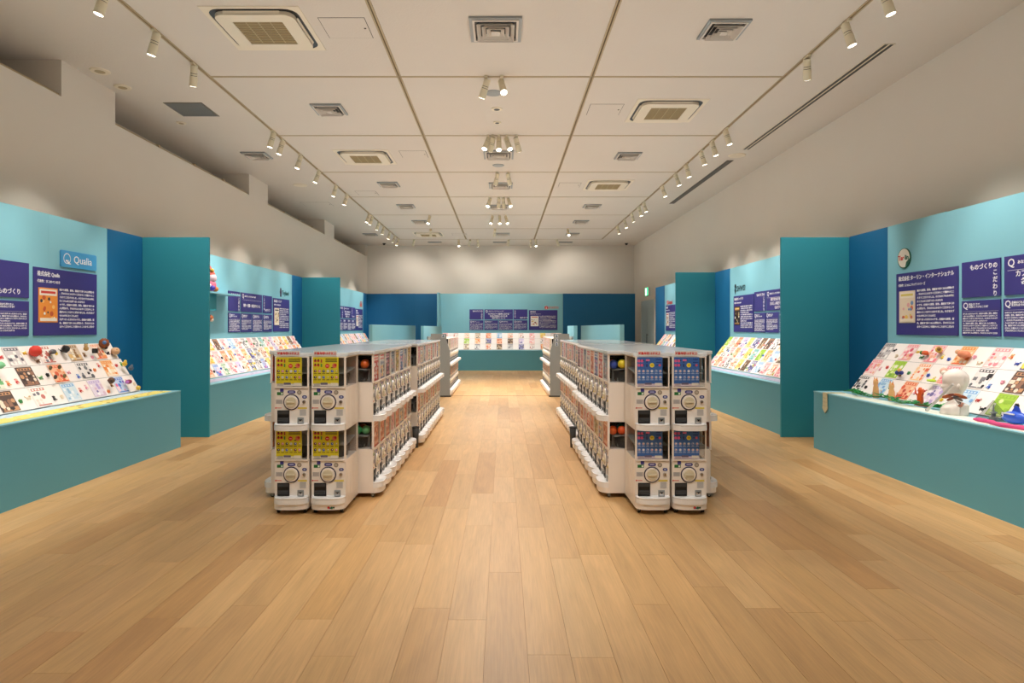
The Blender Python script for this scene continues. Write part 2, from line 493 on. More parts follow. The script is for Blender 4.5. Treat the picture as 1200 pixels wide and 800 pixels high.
def hatch(lb, xx, yy, sx, sy):
    t = thing('access_hatch', lb, 'ceiling hatch', (xx, yy, ZC), 0, 'ceiling access hatches')
    b = MB(); b.box(-sx / 2, sx / 2, -sy / 2, sy / 2, -.001, 0, M_JDARK); b.box(-sx / 2 + .006, sx / 2 - .006, -sy / 2 + .006, sy / 2 - .006, -.003, -.0005, M_CEIL)
    link('hatch_door', b.mesh('hatch_door'), t)
    b = MB(); b.cyl((sx / 2 - .04, 0, -.006), (sx / 2 - .04, 0, -.002), .012, .012, M_JDARK, n=10); link('hatch_lock', b.mesh('hatch_lock'), t)
hatch('flush ceiling hatch right of the nearest left air conditioner', -1.58, 6.43, .46, .44)
hatch('flush ceiling hatch left of the nearest right air conditioner', 1.42, 8.83, .46, .44)
hatch('flush ceiling hatch beside the second left air conditioner', -1.55, 11.1, .46, .44)
hatch('flush ceiling hatch next to the left track, beyond second air conditioner', -3.05, 14.3, .46, .44)
hatch('flush ceiling hatch left of the farther right air conditioner', 1.42, 13.5, .46, .44)
hatch('flush ceiling hatch beside the farthest left air conditioner', -1.4, 20.6, .46, .44)
hatch('flush ceiling hatch outside the left track', -4.55, 15.6, .7, .5)
def flat_box(name, lb, cat, x0, x1, y0, y1, m, depth=.006, slats=0):
    t = thing(name, lb, cat, ((x0 + x1) / 2, (y0 + y1) / 2, ZC))
    hx, hy = (x1 - x0) / 2, (y1 - y0) / 2
    b = MB(); b.box(-hx, hx, -hy, hy, -depth, 0, m); link('vent_frame', b.mesh('vent_frame'), t)
    b = MB()
    if slats:
        for k in range(slats):
            yy = -hy + .03 + (2 * hy - .06) * k / (slats - 1)
            b.box(-hx + .02, hx - .02, yy - .006, yy + .006, -depth - .008, -depth, M_GREY)
    else:
        for q in (-.25, .25): b.box(q * hx * 2 - .018, q * hx * 2 + .018, -hy + .01, hy - .01, -depth - .002, -depth, M_BLACK)
    o = link('vent_slots', b.mesh('vent_slots'), t)
    if slats: o['kind'] = 'stuff'
M_VENT = paint('vent_grey', (120, 112, 100), .6)
flat_box('air_grille', 'dark square louvred grille in ceiling beyond the left track', 'air vent', -4.57, -4.05, 8.55, 9.1, M_VENT, slats=14)
flat_box('linear_diffuser', 'nearer long double-slot diffuser in ceiling along right wall', 'air vent', 4.07, 4.19, 6.78, 10.8, M_CASS)
flat_box('linear_diffuser', 'farther long double-slot diffuser in ceiling along right wall', 'air vent', 4.06, 4.18, 11.5, 15.5, M_VENT)
for lb, xx in (('dark slot vent at the back wall above left ceiling bay', -2.4), ('dark slot vent at the back wall above middle ceiling bay', -.1), ('dark slot vent at the back wall above right ceiling bay', 2.23)):
    flat_box('slot_vent', lb, 'air vent', xx - .24, xx + .24, 22.35, 22.6, M_VENT, slats=6)
def round_fit(name, lb, cat, xx, yy, r, m, m2=None, dome=False):
    t = thing(name, lb, cat, (xx, yy, ZC))
    b = MB(); b.cyl((0, 0, 0), (0, 0, -.012), r, r * .92, m, n=20); link('rim', b.mesh('rim'), t)
    b = MB()
    if dome: b.ball((0, 0, -.02), r * .7, m2, n=12, k=8)
    else: b.cyl((0, 0, -.01), (0, 0, -.014), r * .55, r * .5, m2 or m, n=16)
    link('centre', b.mesh('centre'), t)
round_fit('ceiling_speaker', 'pale grey round ceiling speaker behind the nearest pair of spotlights', 'speaker', -.12, 8.2, .11, M_GREY, M_GREY)
round_fit('downlight', 'small round recessed downlight in middle bay, nearer one', 'downlight', -.08, 8.8, .08, M_CASS, M_DGREY)
round_fit('downlight', 'small round recessed downlight in middle bay, farther one', 'downlight', -.08, 9.38, .06, M_CASS, M_DGREY)
round_fit('ceiling_speaker', 'round ceiling disc in middle bay behind the five spotlights', 'speaker', -.08, 11.85, .11, M_GREY, M_GREY)
round_fit('ceiling_speaker', 'round cream ceiling speaker between the two long right diffusers', 'speaker', 4.12, 11.17, .15, M_CASS, M_CASS)
round_fit('ceiling_speaker', 'round cream ceiling speaker beyond left track near fourth wall pier', 'speaker', -4.3, 13.5, .15, M_CASS, M_CASS)
round_fit('smoke_detector', 'cream ceiling disc by the nearest wall pier on left, nearer one', 'detector', -4.75, 7.5, .11, M_CASS, M_JOINT)
round_fit('smoke_detector', 'cream ceiling disc by the nearest wall pier on left, farther one', 'detector', -4.78, 8.0, .10, M_CASS, M_JOINT)
round_fit('sprinkler', 'small cream ceiling disc beside the dark grille on left', 'sprinkler', -4.75, 9.4, .07, M_CASS, M_JOINT)
round_fit('security_camera', 'black dome camera on ceiling in back right corner', 'camera', 4.44, 22.8, .07, M_BLACK, M_BLACK, True)
round_fit('security_camera', 'black dome camera on ceiling in back left corner', 'camera', -4.25, 22.8, .07, M_BLACK, M_BLACK, True)

# ------------------------------------------------------------------ track spotlights
sp_mesh = {}
def mk_spot(label, group, xx, yy, target, watts, cone=60, lit=True, blend=.6):
    t = thing('track_spotlight', label, 'spotlight', (xx, yy, ZC), 0, group)
    if not sp_mesh:
        b = MB(); b.box(-.02, .02, -.06, .06, -.022, 0, M_CREAM, ch=.004); sp_mesh['adapter'] = b.mesh('adapter')
        b = MB(); b.cyl((0, 0, -.02), (0, 0, -.075), .009, .009, M_CREAM, n=8); sp_mesh['stem'] = b.mesh('stem')
        b = MB()
        b.cyl((0, 0, .06), (0, 0, -.02), .040, .040, M_CREAM, n=18); b.cyl((0, 0, -.02), (0, 0, -.026), .036, .036, M_DGREY, n=18)
        b.cyl((0, 0, -.026), (0, 0, -.044), .040, .040, M_CREAM, n=18); b.cyl((0, 0, -.044), (0, 0, -.05), .036, .036, M_DGREY, n=18)
        b.cyl((0, 0, -.05), (0, 0, -.165), .042, .044, M_CREAM, n=18)
        sp_mesh['lamp_head'] = b.mesh('lamp_head')
        b = MB(); b.cyl((0, 0, -.165), (0, 0, -.167), .037, .037, M_LAMP, n=18); sp_mesh['lens'] = b.mesh('lens')
        b = MB(); b.cyl((0, 0, -.165), (0, 0, -.167), .037, .037, M_DGREY, n=18); sp_mesh['lens_off'] = b.mesh('lens_off')
    link('adapter', sp_mesh['adapter'], t); link('stem', sp_mesh['stem'], t)
    d = Vector(target) - Vector((xx, yy, ZC - .09)); d.normalize()
    q = d.to_track_quat('-Z', 'Y').to_euler()
    h = link('lamp_head', sp_mesh['lamp_head'], t, (0, 0, -.09), rot=q)
    link('lens', sp_mesh['lens' if lit else 'lens_off'], h)
    if lit:
        l = bpy.data.lights.new('lamp_light', 'SPOT'); l.energy = watts; l.color = WARM; l.spot_size = math.radians(cone); l.spot_blend = blend; l.shadow_soft_size = .035
        link('lamp_light', l, h, (0, 0, -.18))
LY = [3.2, 4.4, 5.65, 6.48, 7.29, 9.79, 10.2, 11.1, 12.2, 13.46, 14.4, 16.8, 17.2, 18.1, 18.9, 19.9, 20.8, 21.5]
for i, yy in enumerate(LY):
    n = i - 2
    lb = 'cream cylindrical spotlight on the left track, ' + (ordinal(n) + ' counted from camera' if n >= 0 else ('last' if n == -1 else 'last but one') + ' behind the frame edge')
    mk_spot(lb, 'spotlights on the left track', XJ[0], yy, (-4.25, 8.4, 1.5) if yy == 7.29 else (PL + .25, yy + random.uniform(-.2, .3), random.choice([1.2, 1.35, 1.7])), SPOT_WALL, 62)
RY = [3.0, 4.3, 5.65, 6.28, 7.1, 9.66, 10.28, 10.85, 11.74, 12.44, 13.5, 15.25, 15.8, 16.7, 17.7, 18.8]
for i, yy in enumerate(RY):
    n = i - 2
    lb = 'cream cylindrical spotlight on the right track, ' + (ordinal(n) + ' counted from camera' if n >= 0 else ('last' if n == -1 else 'last but one') + ' behind the frame edge')
    mk_spot(lb, 'spotlights on the right track', XJ[3], yy, (4.1, 8.4, 1.5) if yy == 7.1 else (PR - .25, yy + random.uniform(-.2, .3), random.choice([1.2, 1.35, 1.7])), SPOT_WALL, 62)
cross = [
    (5.33, [(-1.4, (-2.6, 4.6, 0)), (1.2, (2.4, 4.6, 0))]),  # spots added out of view to light the near floor
    (2.98, [(-1.2, (-1.6, 4.6, .4)), (1.0, (1.4, 4.6, .4)), (-.25, (-1.0, 5.5, .7)), (.25, (.85, 5.5, .7))]),  # unseen spots added to brighten machine fronts and end windows
    (.63, [(-1.6, (-3.2, 3.2, 0)), (1.6, (3.0, 3.2, 0))]),  # added behind the camera for light on the floor's sides
    (7.68, [(-.20, (-1.6, 9.2, .6)), (-.01, (.7, 5.0, .6))]),
    (10.03, [(-.236, (-1.5, 8.2, .8)), (-.16, (-1.2, 12, .5)), (-.06, (0, 8.2, 0)), (.07, (1.2, 8.3, .8)), (.22, (1.4, 12, .5))]),
    (12.38, [(-.11, (-1.0, 14.2, .5)), (.11, (1.1, 14.2, .5))]),
    (14.73, [(-.3, (-1.4, 12.8, .6)), (-.09, (-.3, 16.5, 0)), (.02, (.3, 16.5, 0)), (.14, (1.3, 12.8, .6))]),
    (17.08, [(-.28, (-1.2, 15.4, .4)), (-.08, (0, 15.2, 0)), (.09, (1.2, 15.4, .4)), (-1.97, (-2.6, 15.6, .9))]),
    (19.43, [(-2.2, (-2.4, 22.2, 1.5)), (-.24, (-.6, 22.1, 1.3)), (2.0, (2.36, 16.6, .9))]),
    (21.78 - .03, [(-3.04, (-3.6, 23.4, 2.7)), (-1.12, (-1.7, 23.4, 2.7)), (-.85, (-.6, 22.3, 1.2)), (.2, (.2, 23.4, 2.9)), (.96, (1.0, 22.3, 1.2)), (1.87, (2.6, 23.4, 2.8)), (-1.5, (-1.3, 20.2, 0)), (1.14, (1.2, 20.2, 0))])]
for yy, lst in cross:
    j = min(range(len(YJ)), key=lambda k: abs(YJ[k] - yy)); fb = len(YJ) - 1 - j
    lst = sorted(lst)
    for k, (xx, tg) in enumerate(lst):
        pos = ('%s from the left of %d' % (ordinal(k), len(lst)))
        lb = 'cream spotlight on cross track %s from the back wall, %s' % (ordinal(fb), pos)
        mk_spot(lb, 'spotlights on the cross tracks', xx, yy, tg, SPOT_FLOOR * (.62 if yy < 6 else (1.1 if yy < 12 else 1.3)) if yy < 19 else SPOT_FLOOR * (.45 if tg[2] > 2.5 else .9), 95 if yy < 19 else (105 if tg[2] > 2.5 else 70), True, .8)

# ------------------------------------------------------------------ display walls (side frames)
def at(side, c):
    if side == 'L': return (PL, c, 0), PI / 2
    if side == 'R': return (PR, c, 0), -PI / 2
    return (c, PB, 0), 0
NAME = {'L': 'left', 'R': 'right', 'B': 'back'}
def wall_slab(lb, side, c0, c1, m, h=BH):
    loc, rz = at(side, (c0 + c1) / 2); w_ = abs(c1 - c0) / 2
    t = thing('display_wall', lb, 'partition', loc, rz)
    n = max(1, round(2 * w_ / .92)); 
    for k in range(n):
        a = -w_ + 2 * w_ * k / n; b_ = -w_ + 2 * w_ * (k + 1) / n
        b = MB(); b.box(a + .0005, b_ - .0005, 0, .06, 0, h + random.uniform(-.004, .004), m); link('wall_board', b.mesh('wall_board'), t)
    return t
def fin(lb, side, c, x0, x1):
    t = thing('partition_fin', lb, 'partition', ((x0 + x1) / 2, c, 0))
    b = MB(); hw = abs(x1 - x0) / 2
    b.box(-hw, hw, 0, .035, 0, BH, M_TEAL, ch=.003); link('fin_board', b.mesh('fin_board'), t)
wall_slab('long light-teal display wall of the near left booth', 'L', 1.75, 7.65, M_LIGHT)
wall_slab('dark blue wall strip beside the near left teal partition', 'L', 7.65, 8.40, M_BLUE)
wall_slab('light-teal display wall of the middle left booth', 'L', 8.44, 14.36, M_LIGHT)
wall_slab('dark blue wall strip beside the farther left teal partition', 'L', 14.36, 15.09, M_BLUE)
wall_slab('light-teal display wall of the far left booth', 'L', 15.13, 21.7, M_LIGHT)
wall_slab('narrow dark blue wall strip in the back left corner', 'L', 21.7, 22.26, M_BLUE)
wall_slab('long light-teal display wall of the near right booth', 'R', 2.6, 7.56, M_LIGHT)
wall_slab('dark blue wall strip beside the near right teal partition', 'R', 7.56, 8.40, M_BLUE)
wall_slab('light-teal display wall of the middle right booth', 'R', 8.44, 12.8, M_LIGHT)
wall_slab('dark blue wall strip beside the farther right teal partition', 'R', 12.8, 13.7, M_BLUE)
wall_slab('light-teal display wall of the far right booth', 'R', 13.74, 17.96, M_LIGHT)
wall_slab('dark blue wall strip next to the door on right', 'R', 17.96, 19.03, M_BLUE)
wall_slab('wide dark blue wall left of the back display', 'B', PL, -2.2, M_BLUE)
wall_slab('light-teal display wall at the centre back', 'B', -2.2, 2.11, M_LIGHT)
wall_slab('wide dark blue wall right of the back display', 'B', 2.11, 4.64, M_BLUE)
fin('tall teal partition at the end of near left booth', 'L', 8.40, PL, -3.88)
fin('tall teal partition between middle and far left booths', 'L', 15.09, PL, -3.86)
fin('tall teal partition at the end of near right booth', 'R', 8.40, PR, 3.68)
fin('tall teal partition between middle and far right booths', 'R', 13.70, PR, 3.73)
fin('tall teal partition on left beyond the frame edge behind camera', 'L', 1.70, PL, -3.88)
t = thing('partition_fin', 'narrow light-teal side wall at left end of the back display', 'partition', (-2.19, 21.88, 0))
b = MB(); b.box(-.03, .03, -.38, .38, 0, BH, M_LIGHT); link('fin_board', b.mesh('fin_board'), t)
b = MB(); b.rect(-.1, .1, 1.35, 1.75, 0, M_WHITE, (0, 0, 0))
# loose low partitions behind the islands
def low_wall(lb, x0, x1, y0, y1, h):
    t = thing('low_partition', lb, 'partition', ((x0 + x1) / 2, (y0 + y1) / 2, 0))
    hx, hy = abs(x1 - x0) / 2, abs(y1 - y0) / 2
    b = MB(); b.box(-hx, hx, -hy, hy, 0, h, M_LIGHT, ch=.004); link('partition_board', b.mesh('partition_board'), t)
    b = MB()
    for q in (-.7, .7): b.box(-.05, .05, q * hy - .03, q * hy + .03, 0, .02, M_GREY)
    link('foot_plates', b.mesh('foot_plates'), t)
low_wall('nearer low light-teal partition behind the left machine island', -2.67, -2.60, 12.7, 19.0, 1.51)
low_wall('farther low light-teal partition standing left of grey cabinet', -1.93, -1.86, 15.0, 19.4, 1.49)
low_wall('nearer low light-teal partition behind the right machine island', 2.34, 2.43, 12.7, 19.0, 1.51)
low_wall('farther low light-teal partition standing right of grey cabinet', 1.52, 1.60, 13.6, 14.9, 1.49)

def plinth(lb, side, c0, c1, depth, h=.685):
    loc, rz = at(side, (c0 + c1) / 2); w_ = abs(c1 - c0) / 2
    t = thing('display_plinth', lb, 'plinth', loc, rz)
    b = MB(); b.box(-w_, w_, -depth, 0, 0, h - .012, M_PLINTH); link('plinth_body', b.mesh('plinth_body'), t)
    b = MB(); b.box(-w_ - .002, w_ + .002, -depth - .003, 0, h - .012, h, M_LIGHT); link('plinth_top', b.mesh('plinth_top'), t)
    return t
plinth('long low teal plinth under the near left display', 'L', 1.75, 7.71, .855)
plinth('long low teal plinth under the middle left display', 'L', 8.44, 14.4, .855)
plinth('long low teal plinth under the far left display', 'L', 15.13, 21.7, .855)
plinth('long low teal plinth under the near right display', 'R', 2.6, 7.66, .83)
plinth('long low teal plinth under the middle right display', 'R', 8.44, 12.85, .83)
plinth('long low teal plinth under the far right display', 'R', 13.74, 17.98, .83)
plinth('low teal plinth under the back display', 'B', -2.15, 2.11, .76)
PH = .685

# ------------------------------------------------------------------ writing panels
def para(src, n, rows, seed):
    rnd = random.Random(seed); out = []; k = rnd.randrange(len(src))
    for i in range(rows):
        m_ = n if (i + 1) % 4 else int(n * rnd.uniform(.5, .9)); out.append((src * 9)[k:k + m_]); k += m_
    return '\n'.join(out)
P_SRC = '小さなカプセルの中にたくさんの工夫がつまったおもちゃです。企画から原型、彩色、量産まで多くの人が関わり、手のひらにのるサイズだからこそ細かいところまでこだわりました。'
P_BODY = [para(P_SRC, 25, 9, 1), para(P_SRC, 25, 8, 2), para(P_SRC, 21, 11, 3)]
def navy(parent_lb, side, c, w_, z0, z1, name='info_panel', group='navy text panels of the booths'):
    loc, rz = at(side, c)
    t = thing(name, parent_lb, 'sign', loc, rz, group)
    b = MB(); b.box(-w_ / 2, w_ / 2, -.012, 0, z0, z1, M_NAVY, ch=.001); link('panel_board', b.mesh('panel_board'), t)
    return t
def mini_poster(t, x0, x1, z0, z1, cols, seed):
    rnd = random.Random(seed); b = MB(); b.box(x0, x1, -.015, -.012, z0, z1, M_COL, cols[0])
    y = -.0156; W_ = x1 - x0; H_ = z1 - z0
    b.rect(x0 + .05 * W_, x1 - .05 * W_, z1 - .22 * H_, z1 - .04 * H_, y, M_COL, cols[1])
    b.rect(x0 + .12 * W_, x1 - .12 * W_, z1 - .16 * H_, z1 - .09 * H_, y - .0004, M_COL, cols[2])
    for i in range(14):
        cx = x0 + W_ * rnd.uniform(.12, .88); cz = z0 + H_ * rnd.uniform(.12, .72); r = W_ * rnd.uniform(.04, .1)
        b.disc(cx, cz, r, y - .0002 * (i + 1), M_COL, cols[3 + i % (len(cols) - 3)], 9)
    b.rect(x0 + .06 * W_, x1 - .06 * W_, z0 + .04 * H_, z0 + .13 * H_, y - .004, M_COL, cols[1])
    link('mini_poster', b.mesh('mini_poster'), t)
def booth_signs(where, side, cs, company, work, pcols, seed, simple=False):
    # cs: dict of centres; viewer's right is +x in the local frame
    headline = {2: '制作・営業・広報がひとつに', 5: '好きなものを形にして\nたのしい毎日をとどける\nものづくり'}.get(seed, 'カプセルトイ業界における\n各社の作品にみられる\n“多様性”について')
    zt, zb = 2.075, 1.74; z2t, z2b = 1.708, 1.365
    t = navy('tall navy title panel with vertical writing, left one of %s' % where, side, cs['tl'], .49, zb, zt + .015)
    text('heading', 'ものづくりの', .058, M_WHITE, t, (.215, -.013, zt - .05), 'RIGHT', .0015)
    for k, ch in enumerate('こだわり'): text('heading', ch, .058, M_WHITE, t, (.215, -.013, zt - .05 - .066 * (k + 1)), 'RIGHT', .0015)
    t = navy('wide navy question panel with large white heading of %s' % where, side, cs['bq'], 1.0, zb, zt + .015)
    text('q_mark', 'Q', .10, M_WHITE, t, (-.46, -.013, zt - .05), 'LEFT', .001)
    text('question', 'あなたにとってカプセルトイとは？', .034, M_WHITE, t, (-.35, -.013, zt - .05), 'LEFT', .0008)
    b = MB(); b.box(-.46, .46, -.0135, -.012, zt - .117, zt - .114, M_WHITE); link('rule_line', b.mesh('rule_line'), t)
    text('heading', headline, .062, M_WHITE, t, (0, -.013, zt - .222), 'CENTER', .0014, lines=1.12)
    t = navy('tall navy title panel with vertical writing, right one of %s' % where, side, cs['tr'], .49, zb, zt + .015)
    for k, ch in enumerate('こだわりの'): text('heading', ch, .052, M_WHITE, t, (-.215, -.013, zt - .03 - .056 * k), 'LEFT', .0012)
    text('heading', 'ものづくり', .058, M_WHITE, t, (-.02 if side != 'L' else -.215 + .06, -.013, zb + .055), 'LEFT', .0015)
    sm = cs['small']
    for k, c in enumerate(sm):
        t = navy('small navy question panel, %s from left in lower row of %s' % (ordinal(k), where), side, c, .49, z2b, z2t)
        text('q_mark', 'Q', .085, M_WHITE, t, (-.225, -.013, z2t - .05), 'LEFT', .001)
        text('question', ['作品づくりで\n大切にしていることは？', '企画はどのように\n生まれますか？', '作品ができるまでの\n流れを教えてください', 'これから作りたい\nものはなんですか？'][k % 4], .024, M_WHITE, t, (-.15, -.013, z2t - .05), 'LEFT', .0006)
        b = MB(); b.box(-.225, .225, -.0135, -.012, z2t - .105, z2t - .1035, M_WHITE); link('rule_line', b.mesh('rule_line'), t)
        text('body_text', P_BODY[k % 2], .0172, M_WHITE, t, (-.225, -.013, z2t - .12), 'LEFT', .0004, valign='TOP', lines=1.35, sx=1.02)
    t = navy('large navy company panel with a small picture of %s' % where, side, cs['co'], 1.0, z2b, 2.065)
    text('heading', company[0], .056, M_WHITE, t, (-.455, -.013, 2.0), 'LEFT', .0014, sx=company[1])
    text('subheading', work[0], .034, M_WHITE, t, (-.455, -.013, 1.925), 'LEFT', .0008, sx=work[1])
    mini_poster(t, -.44, -.16, 1.50, 1.86, pcols, seed)
    text('body_text', P_BODY[2], .0265, M_WHITE, t, (-.13, -.013, 1.865), 'LEFT', .0008, valign='TOP', lines=1.5, sx=1.04)
O1 = [(238, 150, 60), (240, 232, 220), (210, 60, 50), (250, 200, 120), (200, 90, 50), (240, 240, 235), (60, 60, 70)]
O2 = [(232, 214, 190), (240, 228, 210), (220, 200, 100), (220, 120, 90), (120, 150, 190), (240, 200, 100), (230, 170, 170)]
O3 = [(240, 226, 200), (250, 240, 225), (60, 50, 60), (70, 70, 60), (200, 160, 90), (120, 90, 70)]
O4 = [(40, 32, 28), (150, 110, 60), (220, 190, 120), (90, 60, 40), (200, 180, 130), (230, 225, 200)]
O5 = [(240, 235, 228), (245, 240, 235), (200, 60, 60), (200, 50, 50), (40, 60, 60), (240, 200, 120)]
booth_signs('the near left booth', 'L', dict(tl=4.56, bq=5.09 - .0, tr=5.62 + .505, co=6.94, small=[]), ('株式会社 Qualia', .8), ('代表作：ネコのペンおき', .9), O1, 1) if False else None
booth_signs('the near left booth', 'L', dict(tl=4.56, bq=5.345, tr=6.13, co=6.94, small=[4.56, 5.08, 5.61, 6.13]), ('株式会社 Qualia', .85), ('代表作：ネコのペンおき', .9), O1, 1)
booth_signs('the middle left booth', 'L', dict(tl=11.26, bq=12.05, tr=12.85, co=13.66, small=[11.26, 11.79, 12.32, 12.85]), ('株式会社 トイランド', .85), ('代表作：ちいさななかまたち', .9), O3, 2)
booth_signs('the far left booth', 'L', dict(tl=18.66, bq=19.46, tr=20.25, co=21.06, small=[18.66, 19.19, 19.72, 20.25]), ('株式会社', .85), ('代表作：どうぶつシリーズ', .9), O5, 3)
booth_signs('the near right booth', 'R', dict(co=6.878, tl=6.081, bq=5.29, tr=4.50, small=[6.081, 5.556, 5.03, 4.50]), ('株式会社 ターリン・インターナショナル', .88), ('代表作：にゃんこキッチンシリーズ', .85), O2, 4)
booth_signs('the middle right booth', 'R', dict(co=12.075, tl=11.30, bq=10.52, tr=9.73, small=[11.30, 10.78, 10.25, 9.73]), ('株式会社 シュウゾウ', .88), ('代表作：ゆかいなせいかつ', .9), O4, 5)
booth_signs('the far right booth', 'R', dict(co=17.30, tl=16.5, bq=15.72, tr=14.94, small=[16.5, 15.98, 15.46, 14.94]), ('株式会社', .88), ('代表作：わくわくシリーズ', .9), O5, 6)
booth_signs('the back booth', 'B', dict(tl=-.915, bq=-.14, tr=.625, co=1.42, small=[-.915, -.40, .11, .625]), ('株式会社', .88), ('代表作：あつまれシリーズ', .9), O5, 7)

# logos above the company panels
t = thing('logo_plaque', 'rounded sky-blue logo plaque above the near left company panel', 'sign', (PL, 7.13, 0), PI / 2)
b = MB(); pts = []
for (cx, cz, a0) in ((.28, 2.125, -PI / 2), (.28, 2.265, 0), (-.28, 2.265, PI / 2), (-.28, 2.125, PI)):
    for k in range(5):
        a = a0 + PI / 2 * k / 4; pts.append((cx + .02 * math.cos(a), cz + .02 * math.sin(a)))
M_SKY = paint('sky_blue_plaque', (70, 158, 214), .5)
b.loft([[(x, 0, z) for x, z in pts], [(x, -.015, z) for x, z in pts]], M_SKY); link('plaque_board', b.mesh('plaque_board'), t)
text('logo_lettering', 'Qualia', .115, M_WHITE, t, (-.10, -.016, 2.195), 'LEFT', .0005, sx=1.05)
b = MB(); n = 28
for (r0, r1, y_) in ((.058, .049, -.017),):
    vs = []; 
    for k in range(n):
        a = 2 * PI * k / n; vs += [(-.205 + r0 * math.cos(a), y_, 2.198 + r0 * math.sin(a)), (-.205 + r1 * math.cos(a), y_, 2.198 + r1 * math.sin(a))]
    b.faces(vs, [(2 * k, 2 * k + 1, (2 * k + 3) % (2 * n), (2 * k + 2) % (2 * n)) for k in range(n)], M_WHITE)
b.ball((-.19, -.017, 2.165), .018, M_WHITE, sz=(1, .1, 1)); b.ball((-.215, -.017, 2.175), .014, M_WHITE, sz=(1, .1, .8))
b.box(-.185, -.145, -.018, -.016, 2.14, 2.15, M_WHITE); b.disc(-.192, 2.17, .005, -.02, M_SKY, (0, 0, 0)); b.disc(-.182, 2.17, .005, -.02, M_SKY, (0, 0, 0))
link('logo_emblem', b.mesh('logo_emblem'), t)
t = thing('logo_disc', 'round white and green logo disc above the near right company panel', 'sign', (PR, 7.24, 0), -PI / 2)
M_DG = paint('dark_green', (34, 98, 78), .5); M_OFFW = paint('off_white', (238, 232, 220), .5)
b = MB(); b.cyl((0, 0, 2.235), (0, -.012, 2.235), .115, .115, M_DG, n=32); link('disc_rim', b.mesh('disc_rim'), t)
b = MB(); b.disc(-.0, 2.238, .106, -.0125, M_OFFW, (0, 0, 0), 32)
b.poly([(.045, -.0132, 2.19)] + [(.106 * math.cos(a), -.0132, 2.238 + .106 * math.sin(a)) for a in [-1.3 + 1.2 * k / 8 for k in range(9)]], M_DG)
link('disc_face', b.mesh('disc_face'), t)
text('logo_lettering', 'Tar', .074, M_RED, t, (-.10, -.0138, 2.24), 'LEFT', .0022); text('logo_lettering', 'lin', .074, M_DG, t, (.022, -.0138, 2.24), 'LEFT', .0022)
def word_logo(lb, side, c, z, word, size, m, emblem, me):
    loc, rz = at(side, c); t = thing('wall_logo', lb, 'sign', loc, rz)
    text('logo_lettering', word, size, m, t, (-.13, -.004, z), 'LEFT', size * .02)
    b = MB()
    if emblem == 'tower':
        b.ball((-.22, -.004, z + .06), .045, me, sz=(.9, .12, 1)); b.ball((-.22, -.004, z), .065, me, sz=(.9, .1, 1)); b.box(-.255, -.185, -.008, 0, z - .09, z - .03, me)
    elif emblem == 'figure':
        b.ball((-.2, -.004, z + .06), .05, me, sz=(1, .1, .9)); b.box(-.245, -.155, -.006, 0, z - .005, z + .01, me); b.poly([(-.25, -.006, z - .01), (-.2, -.006, z - .11), (-.15, -.006, z - .01)][::-1], me)
    elif emblem == 'round':
        b.cyl((-.2, 0, z), (-.2, -.008, z), .06, .06, me, n=20); b.poly([(-.22, -.009, z - .04), (-.18, -.009, z - .04), (-.2, -.009, z + .045)], M_WHITE)
    else:
        b.box(-.16, .16, -.008, 0, z - .13, z - .02, me)
    link('logo_emblem', b.mesh('logo_emblem'), t)
word_logo('dark tower emblem and teal lettering on the middle left wall', 'L', 13.85, 2.20, 'Toyland', .13, paint('dark_teal_print', (40, 90, 96), .5), 'tower', paint('plum_print', (70, 50, 84), .5))
word_logo('black emblem with slanted lettering on the middle right wall', 'R', 12.3, 2.20, 'SHWS!', .15, paint('blackgreen_print', (20, 48, 52), .5), 'figure', paint('blackgreen_print2', (16, 34, 42), .5))
word_logo('small red logo above the far left company panel', 'L', 21.3, 2.32, '', .1, M_RED, 'block', M_RED) if False else None
word_logo('small red lettered logo on the far left wall', 'L', 21.35, 2.28, 'SOTA', .12, M_RED, 'block', paint('faded_red', (200, 110, 104), .5))
word_logo('red round emblem with lettering on the back wall', 'B', 1.73, 2.15, 'STASTO', .10, paint('orange_red_print', (222, 110, 84), .5), 'round', M_RED)
word_logo('small red lettering on the far right wall', 'R', 17.45, 2.14, 'Sotapol', .15, M_RED, 'round', paint('pink_red', (210, 90, 96), .5))

# ------------------------------------------------------------------ tiered display boards
def tier_geo(style):
    # distance from wall (d) and height for each tier: bottom front, top back
    if style == 'L': return [(.43 - .127 * i, PH + .012 + .19 * i, .43 - .127 * i - .108, PH + .012 + .19 * i + .187) for i in range(3)]
    return [(.455 - .148 * i, PH + .012 + .19 * i, .455 - .148 * i - .138, PH + .012 + .19 * i + .187) for i in range(3)]
def riser(lb, side, c0, c1, style, n=1):
    loc, rz = at(side, (c0 + c1) / 2); w_ = abs(c1 - c0) / 2
    t = thing('display_riser', lb, 'display stand', loc, rz)
    for i, (d0, z0, d1, z1) in enumerate(tier_geo(style)):
        b = MB(); b.prism([(-d0 + .006, z0 - .002), (-d0 + .006, z0 - .012), (-.004, z0 - .012), (-.004, z1 - .004), (-d1 + .006, z1 - .004)], -w_, w_, M_GREY)
        tr = link('tier', b.mesh('tier'), t)
        p = 2 * w_ / n
        b = MB(); b.prism([(-d0 + .008, z0), (-d0, z0), (-d1, z1), (-d1 + .008, z1)], -p / 2 + .002, p / 2 - .002, M_BOARD); me = b.mesh('sloping_board')
        for k in range(n): link('sloping_board', me, tr, (-w_ + p * (k + .5), 0, 0))
    return t
def slope_frame(side, c, tier, style, off=.0):
    """location and rotation of a card lying on a tier: local x along, local z up the slope, -y outwards"""
    d0, z0, d1, z1 = tier_geo(style)[tier]
    ang = math.atan2(d0 - d1, z1 - z0)
    loc, rz = at(side, c)
    base = Vector((0, -d0, z0))
    q = Matrix.Translation(loc) @ Matrix.Rotation(rz, 4, 'Z') @ Matrix.Translation(base) @ Matrix.Rotation(-ang, 4, 'X')
    return q, math.hypot(d0 - d1, z1 - z0)
